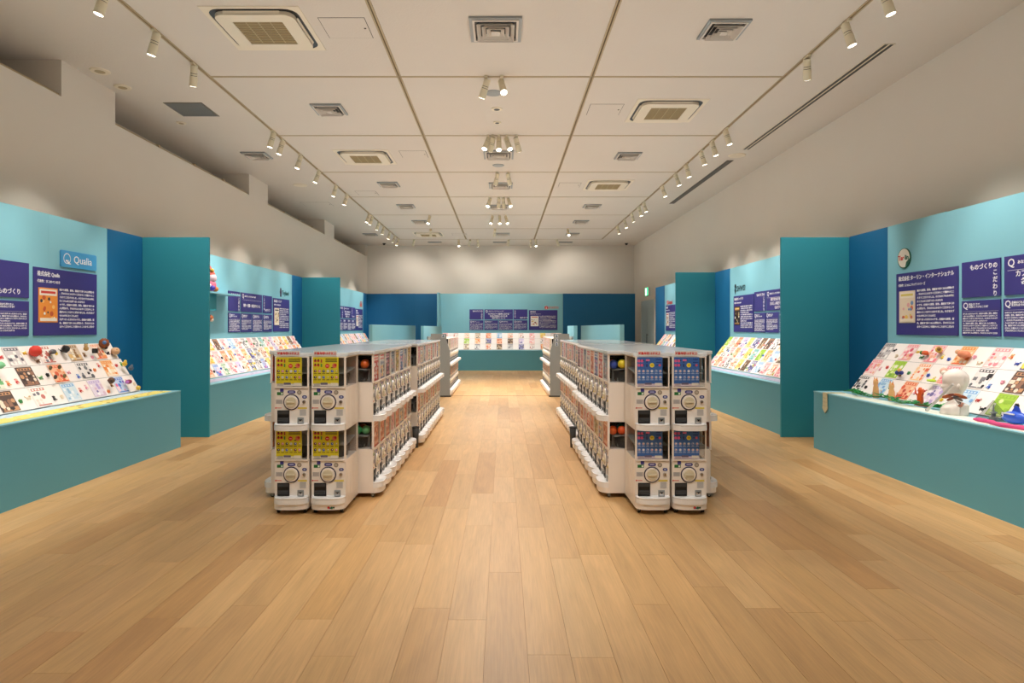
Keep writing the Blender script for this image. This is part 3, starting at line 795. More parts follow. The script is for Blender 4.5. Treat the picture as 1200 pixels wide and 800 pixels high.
card_mesh = {}
def card(style_id, w_, h_, base, accents, seed, bars=True):
    key = (w_, h_, base, tuple(accents), seed)
    if key in card_mesh: return card_mesh[key]
    rnd = random.Random(seed); b = MB()
    b.box(-w_ / 2, w_ / 2, -.004, 0, 0, h_, M_COL, base)
    y = -.0044
    a0 = accents[0]
    if bars:
        b.rect(-w_ * .42, w_ * .42, h_ * .80, h_ * .94, y, M_COL, a0)
        for q in range(4): b.rect(-w_ * .36 + q * w_ * .19, -w_ * .36 + q * w_ * .19 + w_ * .12, h_ * .83, h_ * .91, y - .0003, M_COL, base)
    nrow, ncol = 4, 4
    for i in range(nrow):
        for j in range(ncol):
            if rnd.random() < .28: continue
            cx = -w_ * .36 + j * w_ * .24 + rnd.uniform(-.03, .03) * w_; cz = h_ * (.14 + i * .17) + rnd.uniform(-.02, .02) * h_
            cc = rnd.choice(accents); r = w_ * rnd.uniform(.06, .14)
            if rnd.random() < .6: b.disc(cx, cz, r, y - .0002 - .0001 * (i * 4 + j), M_COL, cc, 8)
            else: b.rect(cx - r, cx + r, cz - r * .8, cz + r * .8, y - .0002 - .0001 * (i * 4 + j), M_COL, cc)
    b.rect(-w_ * .42, w_ * .42, h_ * .02, h_ * .08, y, M_COL, rnd.choice(accents))
    me = b.mesh('product_card'); card_mesh[key] = me
    return me
PAL = {
    'white orange': ((250, 236, 224), [(240, 150, 90), (230, 110, 70), (250, 210, 160), (180, 120, 90)]),
    'pale tan': ((214, 196, 176), [(150, 110, 60), (90, 70, 50), (230, 190, 120), (250, 240, 220)]),
    'white': ((250, 242, 236), [(200, 120, 110), (240, 220, 210), (120, 120, 130), (235, 225, 215)]),
    'pale grey': ((206, 200, 200), [(90, 90, 100), (240, 235, 230), (160, 150, 150), (245, 240, 235)]),
    'lavender': ((232, 220, 236), [(190, 170, 220), (120, 110, 170), (250, 245, 250), (220, 190, 210)]),
    'orange red': ((246, 186, 150), [(226, 96, 60), (250, 220, 190), (200, 70, 50), (240, 150, 100)]),
    'pink': ((250, 216, 214), [(240, 140, 150), (220, 90, 110), (250, 240, 235), (240, 180, 150)]),
    'orange': ((250, 200, 150), [(240, 140, 60), (250, 230, 200), (230, 100, 60), (255, 245, 230)]),
    'black and white': ((238, 232, 230), [(40, 38, 44), (90, 90, 96), (230, 225, 220), (120, 120, 124)]),
    'dark brown': ((84, 66, 62), [(200, 150, 110), (150, 110, 90), (240, 220, 200), (50, 40, 40)]),
    'green and white': ((240, 240, 224), [(60, 150, 90), (110, 180, 120), (50, 120, 100), (230, 230, 215)]),
    'pale blue': ((206, 226, 240), [(120, 170, 220), (240, 245, 250), (150, 190, 220), (220, 230, 235)]),
    'blue and pink': ((196, 210, 238), [(80, 130, 210), (230, 120, 160), (120, 90, 190), (250, 220, 230)]),
    'lime green': ((170, 208, 70), [(150, 190, 60), (220, 235, 160), (120, 170, 60), (240, 240, 220)]),
    'yellow': ((250, 232, 150), [(240, 200, 60), (250, 245, 210), (230, 170, 60), (240, 150, 80)]),
    'dark pink patterned': ((76, 56, 62), [(240, 150, 180), (250, 190, 210), (240, 240, 240), (220, 160, 90)]),
    'navy patterned': ((96, 92, 150), [(230, 228, 240), (60, 60, 120), (235, 220, 90), (180, 180, 210)]),
    'brown': ((140, 110, 84), [(90, 66, 50), (200, 170, 130), (60, 46, 40), (230, 210, 180)]),
    'grey and red': ((178, 176, 180), [(60, 60, 70), (210, 90, 100), (240, 236, 236), (110, 110, 120)]),
    'teal': ((170, 212, 208), [(70, 150, 150), (240, 245, 240), (110, 180, 176), (220, 170, 120)]),
}
group_n = {}
def put_card(side, c, tier, style, pal, w_, h_, lb, group, seed, inset=.01, dx=0):
    base, acc = PAL[pal]
    q, L = slope_frame(side, c, tier, style)
    o = link('product_card', card(0, w_, h_, base, acc, seed)); o.matrix_world = q @ Matrix.Translation((dx, -.0005, inset))
    tag(o, lb, 'card', group)
    return o
toy_mesh = {}
def toy(kind, col_name, rgb, rgb2):
    key = (kind, col_name)
    if key in toy_mesh: return toy_mesh[key]
    b = MB()
    if kind == 0:      # sitting figure: body, head, ears, feet
        b.ball((0, 0, .016), .016, M_COLG, rgb, n=8, k=5, sz=(1, .9, 1)); b.ball((0, -.002, .038), .013, M_COLG, rgb2, n=8, k=5)
        b.ball((-.009, 0, .050), .005, M_COLG, rgb, n=6, k=4); b.ball((.009, 0, .050), .005, M_COLG, rgb, n=6, k=4)
        b.ball((-.01, -.012, .005), .006, M_COLG, rgb2, n=6, k=4); b.ball((.01, -.012, .005), .006, M_COLG, rgb2, n=6, k=4)
    elif kind == 1:    # standing animal: trunk, head, four legs, tail
        b.ball((0, 0, .022), .013, M_COLG, rgb, n=8, k=5, sz=(1.7, .8, .8)); b.ball((.024, 0, .034), .010, M_COLG, rgb2, n=8, k=5)
        for sx in (-.014, .014):
            for sy in (-.006, .006): b.cyl((sx, sy, 0), (sx, sy, .018), .004, .004, M_COLG, rgb, n=6)
        b.tube([(-.02, 0, .024), (-.032, 0, .034), (-.034, 0, .044)], .003, M_COLG, rgb2, n=5)
    else:              # little cup-like piece with lid and handle
        b.cyl((0, 0, 0), (0, 0, .028), .014, .018, M_COLG, rgb, n=10); b.cyl((0, 0, .028), (0, 0, .034), .019, .014, M_COLG, rgb2, n=10); b.ball((0, 0, .038), .005, M_COLG, rgb, n=6, k=4)
        b.tube([(.016, 0, .022), (.028, 0, .018), (.016, 0, .008)], .003, M_COLG, rgb2, n=5)
    me = b.mesh('toy_figure'); toy_mesh[key] = me
    return me
TC = [('black', (30, 28, 30), (60, 56, 56)), ('brown', (120, 80, 50), (190, 150, 110)), ('orange', (230, 120, 60), (245, 200, 150)), ('green', (60, 140, 80), (150, 200, 130)),
      ('blue', (60, 90, 190), (160, 190, 230)), ('yellow', (240, 200, 60), (250, 240, 180)), ('red', (210, 60, 60), (245, 200, 190)), ('pink', (240, 160, 180), (250, 225, 225)), ('cream', (240, 225, 200), (220, 190, 150))]
def put_toy(side, c, tier, style, up, ti, kind, where, k):
    nm, a, b_ = TC[ti]
    q, L = slope_frame(side, c, tier, style)
    o = link('toy_figure', toy(kind, nm, a, b_)); o.matrix_world = q @ Matrix.Translation((0, -.0035, up))
    KN = ['sitting figure', 'four-legged animal', 'cup toy']
    tag(o, 'tiny %s %s beside %s card from far end, %s row, %s' % (nm, KN[kind], ordinal(k), ['bottom', 'middle', 'top'][tier], where.replace('the ', '')), 'toy', 'tiny toys on the cards of %s' % where)

def fill_booth(where, side, far, near, sgn, style, pitch, pw, rows, toys, near_view=False, seed0=0):
    """rows: three lists (bottom, middle, top) of palette names read from the far end; sgn: direction of the near end"""
    n = int(round(abs(far - near) / pitch)); pitch = abs(far - near) / n
    riser('white sloping three-tier display stand of %s' % where, side, far, near, style, n)
    rnd = random.Random(seed0)
    TN = ['bottom', 'middle', 'top']
    H = .20 if style == 'L' else .22
    for tier in range(3):
        for k in range(n):
            c = far + sgn * (pitch * (k + .5))
            pal = rows[tier][k % len(rows[tier])]
            if pal is None: continue
            # the printed card sits at the viewer's left of its slot
            sh = -(pitch / 2 - pw / 2 - .008)
            put_card(side, c, tier, style, pal, pw, H, '%s card, %s from far end, %s row of %s' % (pal, ordinal(k), TN[tier], where.replace('the ', '')),
                     'product cards of %s' % where, seed0 + k * 3 + tier, dx=sh)
            if toys:
                loc, rz = at(side, c)
                tis = rnd.sample(range(9), toys)
                for q in range(toys):
                    off = (pw * .5 + rnd.uniform(-.15, .25) * (pitch - pw) + .02) * 1.0
                    lx = -pitch / 2 + pw + (pitch - pw) * (q + .5) / toys
                    cc = c + (lx if side in 'LB' else -lx)
                    put_toy(side, cc, tier, style, rnd.uniform(.015, .13), tis[q], rnd.randrange(3), where, k)
rows_L1 = [['blue and pink', 'lavender', 'pale blue', 'white', 'dark brown', 'white', 'white orange'],
           ['orange', 'black and white', 'orange red', 'dark brown', 'green and white', 'lavender', 'pale tan'],
           ['white orange', 'pale tan', 'white', 'pale grey', 'lavender', 'orange red', 'grey and red']]
rows_R1 = [['black and white', 'pale blue', 'orange red', 'lavender', 'pale blue', 'lime green', 'dark pink patterned', 'dark brown', 'blue and pink'],
           ['pink', 'lime green', 'white orange', 'pink', 'black and white', 'dark brown', 'orange red', 'white', 'pale blue'],
           ['pale grey', 'pink', 'pink', 'orange', 'pink', 'navy patterned', 'white', 'pale tan', 'white orange']]
fill_booth('the near left booth', 'L', 7.60, 3.0, -1, 'L', .42, .20, rows_L1, 2, True, 11)
fill_booth('the near right booth', 'R', 7.55, 3.35, -1, 'R', .42, .20, rows_R1, 2, True, 31)
mix = ['pink', 'pale grey', 'orange', 'grey and red', 'pale blue', 'yellow', 'orange red', 'teal', 'blue and pink', 'white orange', 'lavender', 'brown', 'pink']
r2 = [['lavender', 'pink', 'green and white', 'blue and pink', 'orange red', 'yellow', 'white orange', 'orange red', 'yellow', 'blue and pink', 'pale grey', 'navy patterned', 'white orange'],
      ['orange', 'orange red', 'pink', 'yellow', 'orange red', 'lavender', 'orange', 'yellow', 'white orange', 'pale grey', 'navy patterned', 'orange', 'pink'],
      ['pink', 'dark brown', 'yellow', 'orange', 'white orange', 'lavender', 'pink', 'teal', 'pale grey', 'pink', 'black and white', 'pink', 'pale blue']]
r2r = [['pink', 'orange red', 'pink', 'black and white', 'white orange', 'yellow', 'brown', 'navy patterned', 'pale blue', 'pink', 'white orange'],
       ['yellow', 'black and white', 'pink', 'orange', 'lavender', 'yellow', 'teal', 'lime green', 'orange', 'pale blue', 'pale tan', 'orange', 'pink'],
       ['lime green', 'pink', 'orange red', 'lavender', 'yellow', 'navy patterned', 'brown', 'dark brown', 'black and white', 'pale tan', 'teal']]
fill_booth('the middle left booth', 'L', 14.3, 8.6, -1, 'L', .27, .17, r2, 1, False, 51)
fill_booth('the middle right booth', 'R', 12.75, 8.6, -1, 'R', .27, .19, r2r, 1, False, 71)
fill_booth('the far left booth', 'L', 21.65, 16.4, -1, 'L', .27, .18, [mix, mix[3:] + mix[:3], mix[6:] + mix[:6]], 0, False, 91)
fill_booth('the far right booth', 'R', 17.9, 15.2, -1, 'R', .27, .18, [mix[2:] + mix[:2], mix[5:] + mix[:5], mix], 0, False, 111)
rb = [['white', 'orange', 'pale tan', 'pale grey', 'white orange', 'brown', 'pale grey', 'navy patterned', 'white', 'orange', 'pink'],
      ['pink', 'pale grey', 'lime green', 'orange', 'navy patterned', 'orange red', 'brown', 'lavender', 'pink', 'white', 'orange'],
      ['pink', 'white', 'white orange', 'pale tan', 'orange red', 'pale blue', 'white orange', 'white', 'pink', 'yellow', 'white']]
fill_booth('the back booth', 'B', -2.1, 2.06, 1, 'R', .378, .18, rb, 0, False, 131)

# printed strips lying along the front of the plinths
def strip(lb, side, c0, c1, d0, d1, cols, seed, base):
    loc, rz = at(side, (c0 + c1) / 2); w_ = abs(c1 - c0) / 2
    t = thing('printed_strip', lb, 'card strip', (loc[0], loc[1], PH), rz)
    b = MB(); b.box(-w_, w_, -d1, -d0, 0, .004, M_COL, base)
    rnd = random.Random(seed); n = int(w_ * 2 / .07)
    for k in range(n):
        x_ = -w_ + .04 + k * .07 + rnd.uniform(-.02, .02); yy = -rnd.uniform(d0 + .02, d1 - .02); r = rnd.uniform(.008, .022)
        b.poly([(x_ + r * math.cos(a) * 1.5, yy + r * math.sin(a), .0045 + .0001 * (k % 7)) for a in [2 * PI * j / 8 for j in range(8)]], M_COL, rnd.choice(cols))
    link('strip_print', b.mesh('strip_print'), t)
strip('long yellow printed strip with small animals on near left plinth', 'L', 2.2, 7.6, .60, .80, [(120, 80, 40), (240, 160, 90), (250, 250, 240), (90, 130, 60), (230, 210, 80), (200, 120, 90)], 3, (244, 226, 120))
strip('pale blue paper edge strip under the near left display', 'L', 2.2, 7.55, .45, .585, [(230, 240, 250), (190, 220, 240)], 4, (200, 226, 238))
strip('long lavender-grey printed strip on middle left plinth', 'L', 8.6, 14.2, .50, .72, [(150, 140, 180), (200, 195, 215), (120, 110, 160)], 5, (190, 186, 208))
strip('long lavender-grey printed strip on middle right plinth', 'R', 8.6, 12.6, .52, .72, [(150, 140, 180), (200, 195, 215), (120, 110, 160)], 6, (190, 186, 208))

M_LINER = paint('case_liner', (176, 160, 150), .7)
# ------------------------------------------------------------------ capsule toy machines
# local frame: front faces -y, base centre at x=0, depth 0..D, tiers stacked
WD, D = .268, .42
TZ = (.085, .652)          # base height of each tier
def lip(hw, front, back, n=7, r=.07):
    pts = [(-hw, back)]
    for k in range(n + 1):
        a = PI + PI / 2 * k / n; pts.append((-hw + r + r * math.cos(a), front + r * .75 + r * .75 * math.sin(a)))
    for k in range(n + 1):
        a = 1.5 * PI + PI / 2 * k / n; pts.append((hw - r + r * math.cos(a), front + r * .75 + r * .75 * math.sin(a)))
    pts.append((hw, back)); return pts
hw = WD / 2
MM = {}
b = MB(); z = 0
b.prism([(D, z), (D, z + .327), (.012, z + .327), (0, z + .315), (0, z + .01), (.0, z)], -hw, hw, M_PLAST)
for s_ in (-1, 1):      # vertical ribs pressed into both side faces
    for q in (.10, .19, .28): b.box(s_ * hw - .002, s_ * hw + .002, q, q + .012, z + .03, z + .31, M_PLAST)
MM['body'] = b.mesh('body')
b = MB(); b.plan(lip(hw, -.075, D, n=9, r=.10), .04, TZ[0], M_PLAST); MM['base'] = b.mesh('base')

b = MB(); pts = lip(hw, -.085, .0, n=9, r=.10)
b.plan(pts, 0, .038, M_PLASTB)
q = [(x * .86, y * .84) for x, y in pts]
b.loft([[(x, y, .0385) for x, y in pts], [(x * .95, y * .95, .052) for x, y in pts], [(x * .9, y * .88 - .002, .050) for x, y in pts], [(x * .8, y * .7 - .004, .040) for x, y in pts]], M_PLASTB, smooth=True)
MM['tray'] = b.mesh('tray')
def case_mesh():
    b = MB(); z0, z1 = .327, .567
    b.box(-hw, hw, D - .03, D, z0, z1, M_PLAST); b.box(-hw + .01, hw - .01, D - .04, D - .03, z0, z1, M_LINER)
    b.box(-hw, hw, 0, D, z1 - .008, z1, M_PLAST)
    b.box(-hw, -hw + .004, 0, D - .03, z0, z1 - .008, M_CLEAR); b.box(hw - .004, hw, 0, D - .03, z0, z1 - .008, M_CLEAR)
    b.box(-hw, -hw + .008, 0, .01, z0, z1 - .008, M_PLAST); b.box(hw - .008, hw, 0, .01, z0, z1 - .008, M_PLAST)
    return b
MM['display_case'] = case_mesh().mesh('display_case')
b = MB()
b.box(-hw + .006, hw - .006, -.006, -.003, .330, .562, M_CLEAR)
b.box(-hw + .004, -hw + .012, -.008, 0, .327, .566, M_PLAST); b.box(hw - .012, hw - .004, -.008, 0, .327, .566, M_PLAST)
b.box(-hw + .004, hw - .004, -.010, 0, .322, .332, M_PLAST)
MM['front_window'] = b.mesh('front_window')
b = MB()
b.prism([(.05, .43), (.36, .46), (.36, .466), (.05, .436)], -hw + .008, hw - .008, M_GREY)
b.cyl((0, .18, .33), (0, .18, .42), .10, .12, M_DGREY, n=16)
for k in range(6):
    a = PI / 3 * k; b.cyl((.1 * math.cos(a), .18 + .1 * math.sin(a), .33), (.1 * math.cos(a), .18 + .1 * math.sin(a), .425), .006, .006, M_GREY, n=6)
b.box(-.01, .01, .05, .07, .33, .43, M_GREY)
MM['mechanism'] = b.mesh('mechanism')
b = MB()      # dial: dark ring, cream disc, knob bar
b.cyl((-.004, 0, .212), (-.004, -.005, .212), .0635, .062, paint('navy_ring', (40, 36, 70), .4), n=32)
MM['dial_ring'] = b.mesh('dial_ring')
b = MB(); b.cyl((-.004, -.005, .212), (-.004, -.012, .212), .055, .052, M_PLAST, n=32)
b.cyl((-.004, -.013, .212), (-.004, -.018, .212), .042, .038, M_CREAM, n=28)
b.box(-.038, .030, -.026, -.016, .205, .219, M_CREAM, ch=.003)
MM['dial_knob'] = b.mesh('dial_knob')
b = MB()      # outlet: black hood with recess
b.box(-.113, -.018, -.006, 0, .045, .148, M_BLACK, ch=.004)
b.box(-.106, -.025, -.010, -.005, .118, .142, M_DGREY, ch=.002); b.prism([(-.006, .06), (-.014, .066), (-.014, .085), (-.006, .09)], -.104, -.027, M_DGREY)
MM['capsule_outlet'] = b.mesh('capsule_outlet')
b = MB(); b.box(.045, .094, -.008, 0, .043, .092, M_GREY, ch=.002)
b.box(.052, .087, -.010, -.007, .050, .076, M_CHROME); b.poly([(.056, -.0105, .078), (.070, -.0105, .062), (.084, -.0105, .078)][::-1], M_BLACK)
MM['coin_return'] = b.mesh('coin_return')
b = MB(); b.cyl((.096, 0, .214), (.096, -.012, .214), .013, .012, M_CHROME, n=16); b.box(.0945, .0975, -.0135, -.011, .205, .223, M_BLACK)
MM['coin_slot'] = b.mesh('coin_slot')
def pill(b, x0, x1, zc, r, c, y=-.0012):
    b.poly([(x1 - r + r * math.cos(a), y, zc + r * math.sin(a)) for a in [-PI / 2 + PI * k / 6 for k in range(7)]] + [(x0 + r + r * math.cos(a), y, zc + r * math.sin(a)) for a in [PI / 2 + PI * k / 6 for k in range(7)]], M_COL, c)
def st1(b): b.rect(-.092, -.064, .292, .318, -.0012, M_COL, (70, 64, 150))
def st2(b): b.rect(-.116, -.066, .266, .290, -.0012, M_COL, (34, 118, 60)); b.rect(-.085, -.07, .270, .284, -.0016, M_COL, (230, 240, 230))
def st3(b): pill(b, -.034, .028, .291, .012, (44, 44, 130)); b.rect(-.022, .016, .287, .295, -.0016, M_COL, (190, 190, 225))
def st4(b): b.disc(.058, .287, .018, -.0012, M_COL, (150, 138, 124), 16); b.disc(.058, .287, .011, -.0016, M_COL, (186, 176, 160), 12)
def st5(b): pill(b, .080, .118, .252, .012, (40, 60, 140)); b.rect(.090, .108, .248, .256, -.0016, M_COL, (200, 205, 230))
def st6(b):
    b.rect(-.125, -.072, .198, .232, -.0012, M_COL, (206, 202, 200))
    for k in range(4): b.rect(-.121, -.078, .203 + k * .007, .206 + k * .007, -.0016, M_COL, (150, 148, 150))
def st7(b): b.rect(-.13, -.122, .160, .172, -.0012, M_COL, (214, 60, 50)); b.rect(-.1215, -.080, .163, .169, -.0012, M_COL, (224, 120, 100))
def st8(b): b.rect(.046, .118, .158, .172, -.0012, M_COL, (226, 206, 90))
def st9(b):
    b.rect(.060, .112, .106, .155, -.0012, M_COL, (214, 212, 210))
    for k in range(6): b.rect(.064, .108, .110 + k * .0075, .1125 + k * .0075, -.0016, M_COL, (160, 158, 158))
STK = []; b_all = MB()
for fn in (st1, st2, st3, st4, st5, st6, st7, st8, st9):
    b = MB(); fn(b); STK.append(b.mesh('sticker')); fn(b_all)
MM['sticker_set'] = b_all.mesh('sticker_set')
b = MB()
b.cyl((0, 0, .042), (0, 0, .022), .010, .010, M_GREY, n=8); b.cyl((-.010, .006, .0165), (.010, .006, .0165), .0165, .0165, M_BLACK, n=12); b.prism([(-.012, .042), (.02, .042), (.014, .012), (-.002, .012)], -.013, -.0105, M_GREY); b.prism([(-.012, .042), (.02, .042), (.014, .012), (-.002, .012)], .0105, .013, M_GREY)
MM['caster'] = b.mesh('caster')
def poster_front(kind):
    b = MB(); x0, x1, z0, z1 = -.122, .078, .336, .562
    base = (232, 218, 40) if kind == 'yellow' else (58, 112, 190)
    b.box(x0, x1, -.0028, -.0006, z0, z1, M_COL, base); y = -.0031; k = 0
    def nx():
        nonlocal k; k += 1; return y - .00004 * k
    for i in range(2):
        for j in range(3):
            cx = x0 + .018 + j * .024; cz = z1 - .028 - i * .034
            if kind == 'yellow':
                if j < 2: b.disc(cx, cz, .011, nx(), M_COL, (206, 70, 60), 9); b.disc(cx, cz + .007, .007, nx(), M_COL, (90, 40, 30), 8)
                else: b.rect(cx - .006, cx + .006, cz - .014, cz + .012, nx(), M_COL, (90, 150, 60) if i else (180, 90, 60))
            else:
                if j < 2: b.disc(cx - .002, cz, .012, nx(), M_COL, (226, 96, 150), 9); b.disc(cx + .012, cz + .002, .005, nx(), M_COL, (30, 40, 90), 8)
                else: b.rect(cx + .006, cx + .018, cz - .014, cz + .010, nx(), M_COL, (40, 60, 130))
    if kind == 'yellow':
        for q in range(3):
            b.rect(x0 + .098, x1 - .012, z1 - .016 - q * .010, z1 - .011 - q * .010, nx(), M_COL, (60, 60, 30))
        b.disc(x0 + .112, z1 - .068, .017, nx(), M_COL, (220, 60, 50), 14); b.rect(x0 + .103, x0 + .121, z1 - .071, z1 - .065, nx(), M_COL, (250, 200, 190))
        b.disc(x0 + .168, z1 - .066, .019, nx(), M_COL, (226, 120, 90), 10); b.disc(x0 + .176, z1 - .060, .010, nx(), M_COL, (200, 50, 50), 9)
        b.rect(x0 + .14, x0 + .158, z1 - .085, z1 - .078, nx(), M_COL, (80, 60, 30))
    else:
        b.rect(x0 + .07, x0 + .1, z1 - .03, z1 - .016, nx(), M_COL, (230, 120, 170))
        b.disc(x0 + .118, z1 - .062, .018, nx(), M_COL, (244, 226, 60), 14); b.rect(x0 + .108, x0 + .128, z1 - .065, z1 - .060, nx(), M_COL, (120, 110, 40))
        for q in range(3): b.rect(x0 + .15, x0 + .19, z1 - .022 - q * .022, z1 - .014 - q * .022, nx(), M_COL, (36, 60, 140))
        b.disc(x0 + .178, z1 - .062, .010, nx(), M_COL, (220, 90, 120), 9)
    items = [(120, 60, 50), (226, 140, 150), (60, 60, 70), (220, 220, 210), (60, 110, 200), (210, 200, 80)] if kind == 'yellow' else [(226, 190, 180), (230, 170, 160), (190, 160, 170), (236, 236, 240), (90, 120, 190), (220, 150, 150)]
    for i in range(2):
        for j in range(6):
            cx = x0 + .018 + j * .033; cz = z0 + .118 - i * .048
            c1 = items[(j + i * 2) % 6]
            if kind != 'yellow': b.disc(cx, cz, .0125, nx(), M_COL, (150, 180, 220), 10)
            b.disc(cx, cz, .011 if kind == 'yellow' else .008, nx(), M_COL, c1, 9)
            b.disc(cx + .002, cz + .002, .004, nx(), M_COL, (240, 236, 230), 7)
            b.rect(cx - .012, cx + .012, cz - .0215, cz - .0175, nx(), M_COL, (50, 46, 30) if kind == 'yellow' else (200, 215, 240))
    b.rect(x0, x1, z0, z0 + .020, nx(), M_COL, (226, 222, 214) if kind == 'yellow' else (214, 200, 214))
    b.rect(x0 + .06, x0 + .115, z0 + .012, z0 + .028, nx(), M_COL, (110, 104, 130))
    b.rect(x1 - .06, x1 - .006, z0 + .006, z0 + .026, nx(), M_COL, (236, 232, 220))
    for q in range(5): b.rect(x0 + .01, x0 + .055, z0 + .004 + q * .004, z0 + .0055 + q * .004, nx(), M_COL, (120, 116, 110))
    return b.mesh('poster')
MM['poster_yellow'] = poster_front('yellow'); MM['poster_blue'] = poster_front('blue')
def poster_side(base, acc, seed):
    rnd = random.Random(seed); b = MB(); x0, x1, z0, z1 = -.118, .086, .336, .560
    b.box(x0, x1, -.0028, -.0006, z0, z1, M_COL, base); y = -.0031
    b.rect(x0 + .01, x1 - .01, z1 - .05, z1 - .012, y, M_COL, acc[0]); 
    for q in range(5): b.rect(x0 + .02 + q * .034, x0 + .045 + q * .034, z1 - .042, z1 - .022, y - .0002, M_COL, base)
    for i in range(4):
        for j in range(4):
            cx = x0 + .028 + j * .05; cz = z0 + .030 + i * .036; r = rnd.uniform(.010, .021)
            b.disc(cx, cz, r, y - .0002 - .00005 * (i * 4 + j), M_COL, rnd.choice(acc), 8)
    b.rect(x0, x1, z0, z0 + .014, y - .002, M_COL, acc[1])
    return b.mesh('poster')
SP = {'red': poster_side((214, 80, 66), [(240, 220, 210), (180, 40, 40), (250, 180, 120), (240, 240, 240)], 1),
      'white': poster_side((236, 226, 220), [(210, 60, 60), (120, 130, 160), (240, 200, 120), (90, 80, 90)], 2),
      'plum': poster_side((112, 70, 88), [(230, 180, 190), (60, 40, 60), (220, 220, 225), (200, 120, 130)], 3),
      'grey': poster_side((160, 166, 172), [(70, 80, 110), (220, 225, 230), (200, 110, 100), (60, 60, 70)], 4),
      'mustard': poster_side((206, 170, 84), [(120, 80, 50), (240, 230, 200), (200, 80, 50), (80, 110, 80)], 5),
      'blue': poster_side((104, 130, 176), [(240, 240, 245), (50, 60, 120), (220, 120, 150), (200, 210, 230)], 6),
      'salmon': poster_side((226, 142, 104), [(250, 220, 200), (190, 80, 60), (250, 190, 150), (150, 70, 60)], 7),
      'pink': poster_side((226, 178, 178), [(200, 90, 110), (250, 235, 235), (150, 110, 140), (230, 140, 140)], 8)}
HEAD = MB(); HEAD.box(-.115, .065, -.004, 0, 0, .042, M_COL, (226, 226, 224)); HEADM = HEAD.mesh('header_card')

protos = {}
def machine(label, group, loc, rz, up, low, header=False, emblem=False, caps=True):
    """one two-tier machine on casters; up / low name the posters"""
    t = thing('capsule_machine', label, 'vending machine', loc, rz, group)
    link('base', MM['base'], t)
    for i, z in enumerate(TZ):
        link('body', MM['body'], t, (0, 0, z))
        dc = link('display_case', MM['display_case'], t, (0, 0, z))
        link('front_window', MM['front_window'], dc)
        link('mechanism', MM['mechanism'], dc)
        pm = (up, low)[i == 0]
        me = MM['poster_' + pm[6:]] if pm.startswith('front_') else SP[pm]
        link('poster', me, t, (0, 0, z))
        dr = link('dial', MM['dial_ring'], t, (0, 0, z)); link('dial_knob', MM['dial_knob'], dr)
        link('capsule_outlet', MM['capsule_outlet'], t, (0, 0, z)); link('coin_return', MM['coin_return'], t, (0, 0, z)); link('coin_slot', MM['coin_slot'], t, (0, 0, z))
        if header:
            for me_ in STK: link('sticker', me_, t, (0, 0, z))
        else: link('sticker_set', MM['sticker_set'], t, (0, 0, z))['kind'] = 'stuff'
        link('tray', MM['tray'], t, (0, 0, z - .002))
    for sx in (-1, 1):
        for yy in (.0, D - .05): link('caster', MM['caster'], t, (sx * (hw - .03), yy, 0))
    if header:
        h = link('header_card', HEADM, t, (0, -.002, 1.222))
        text('header_lettering', '対象年齢15才以上', .0215, M_RED, h, (-.025, -.005, .021), 'CENTER', .0008)
    if emblem:
        b = MB(); y = -.0765
        b.disc(.020, .060, .010, y, M_COL, (200, 50, 50), 12); b.disc(.044, .058, .010, y, M_COL, (40, 120, 80), 12); b.disc(.060, .060, .007, y - .0001, M_COL, (50, 80, 60), 12); b.disc(.032, .056, .006, y - .0002, M_COL, (60, 50, 120), 8)
        link('maker_emblem', b.mesh('maker_emblem'), t)
    return t

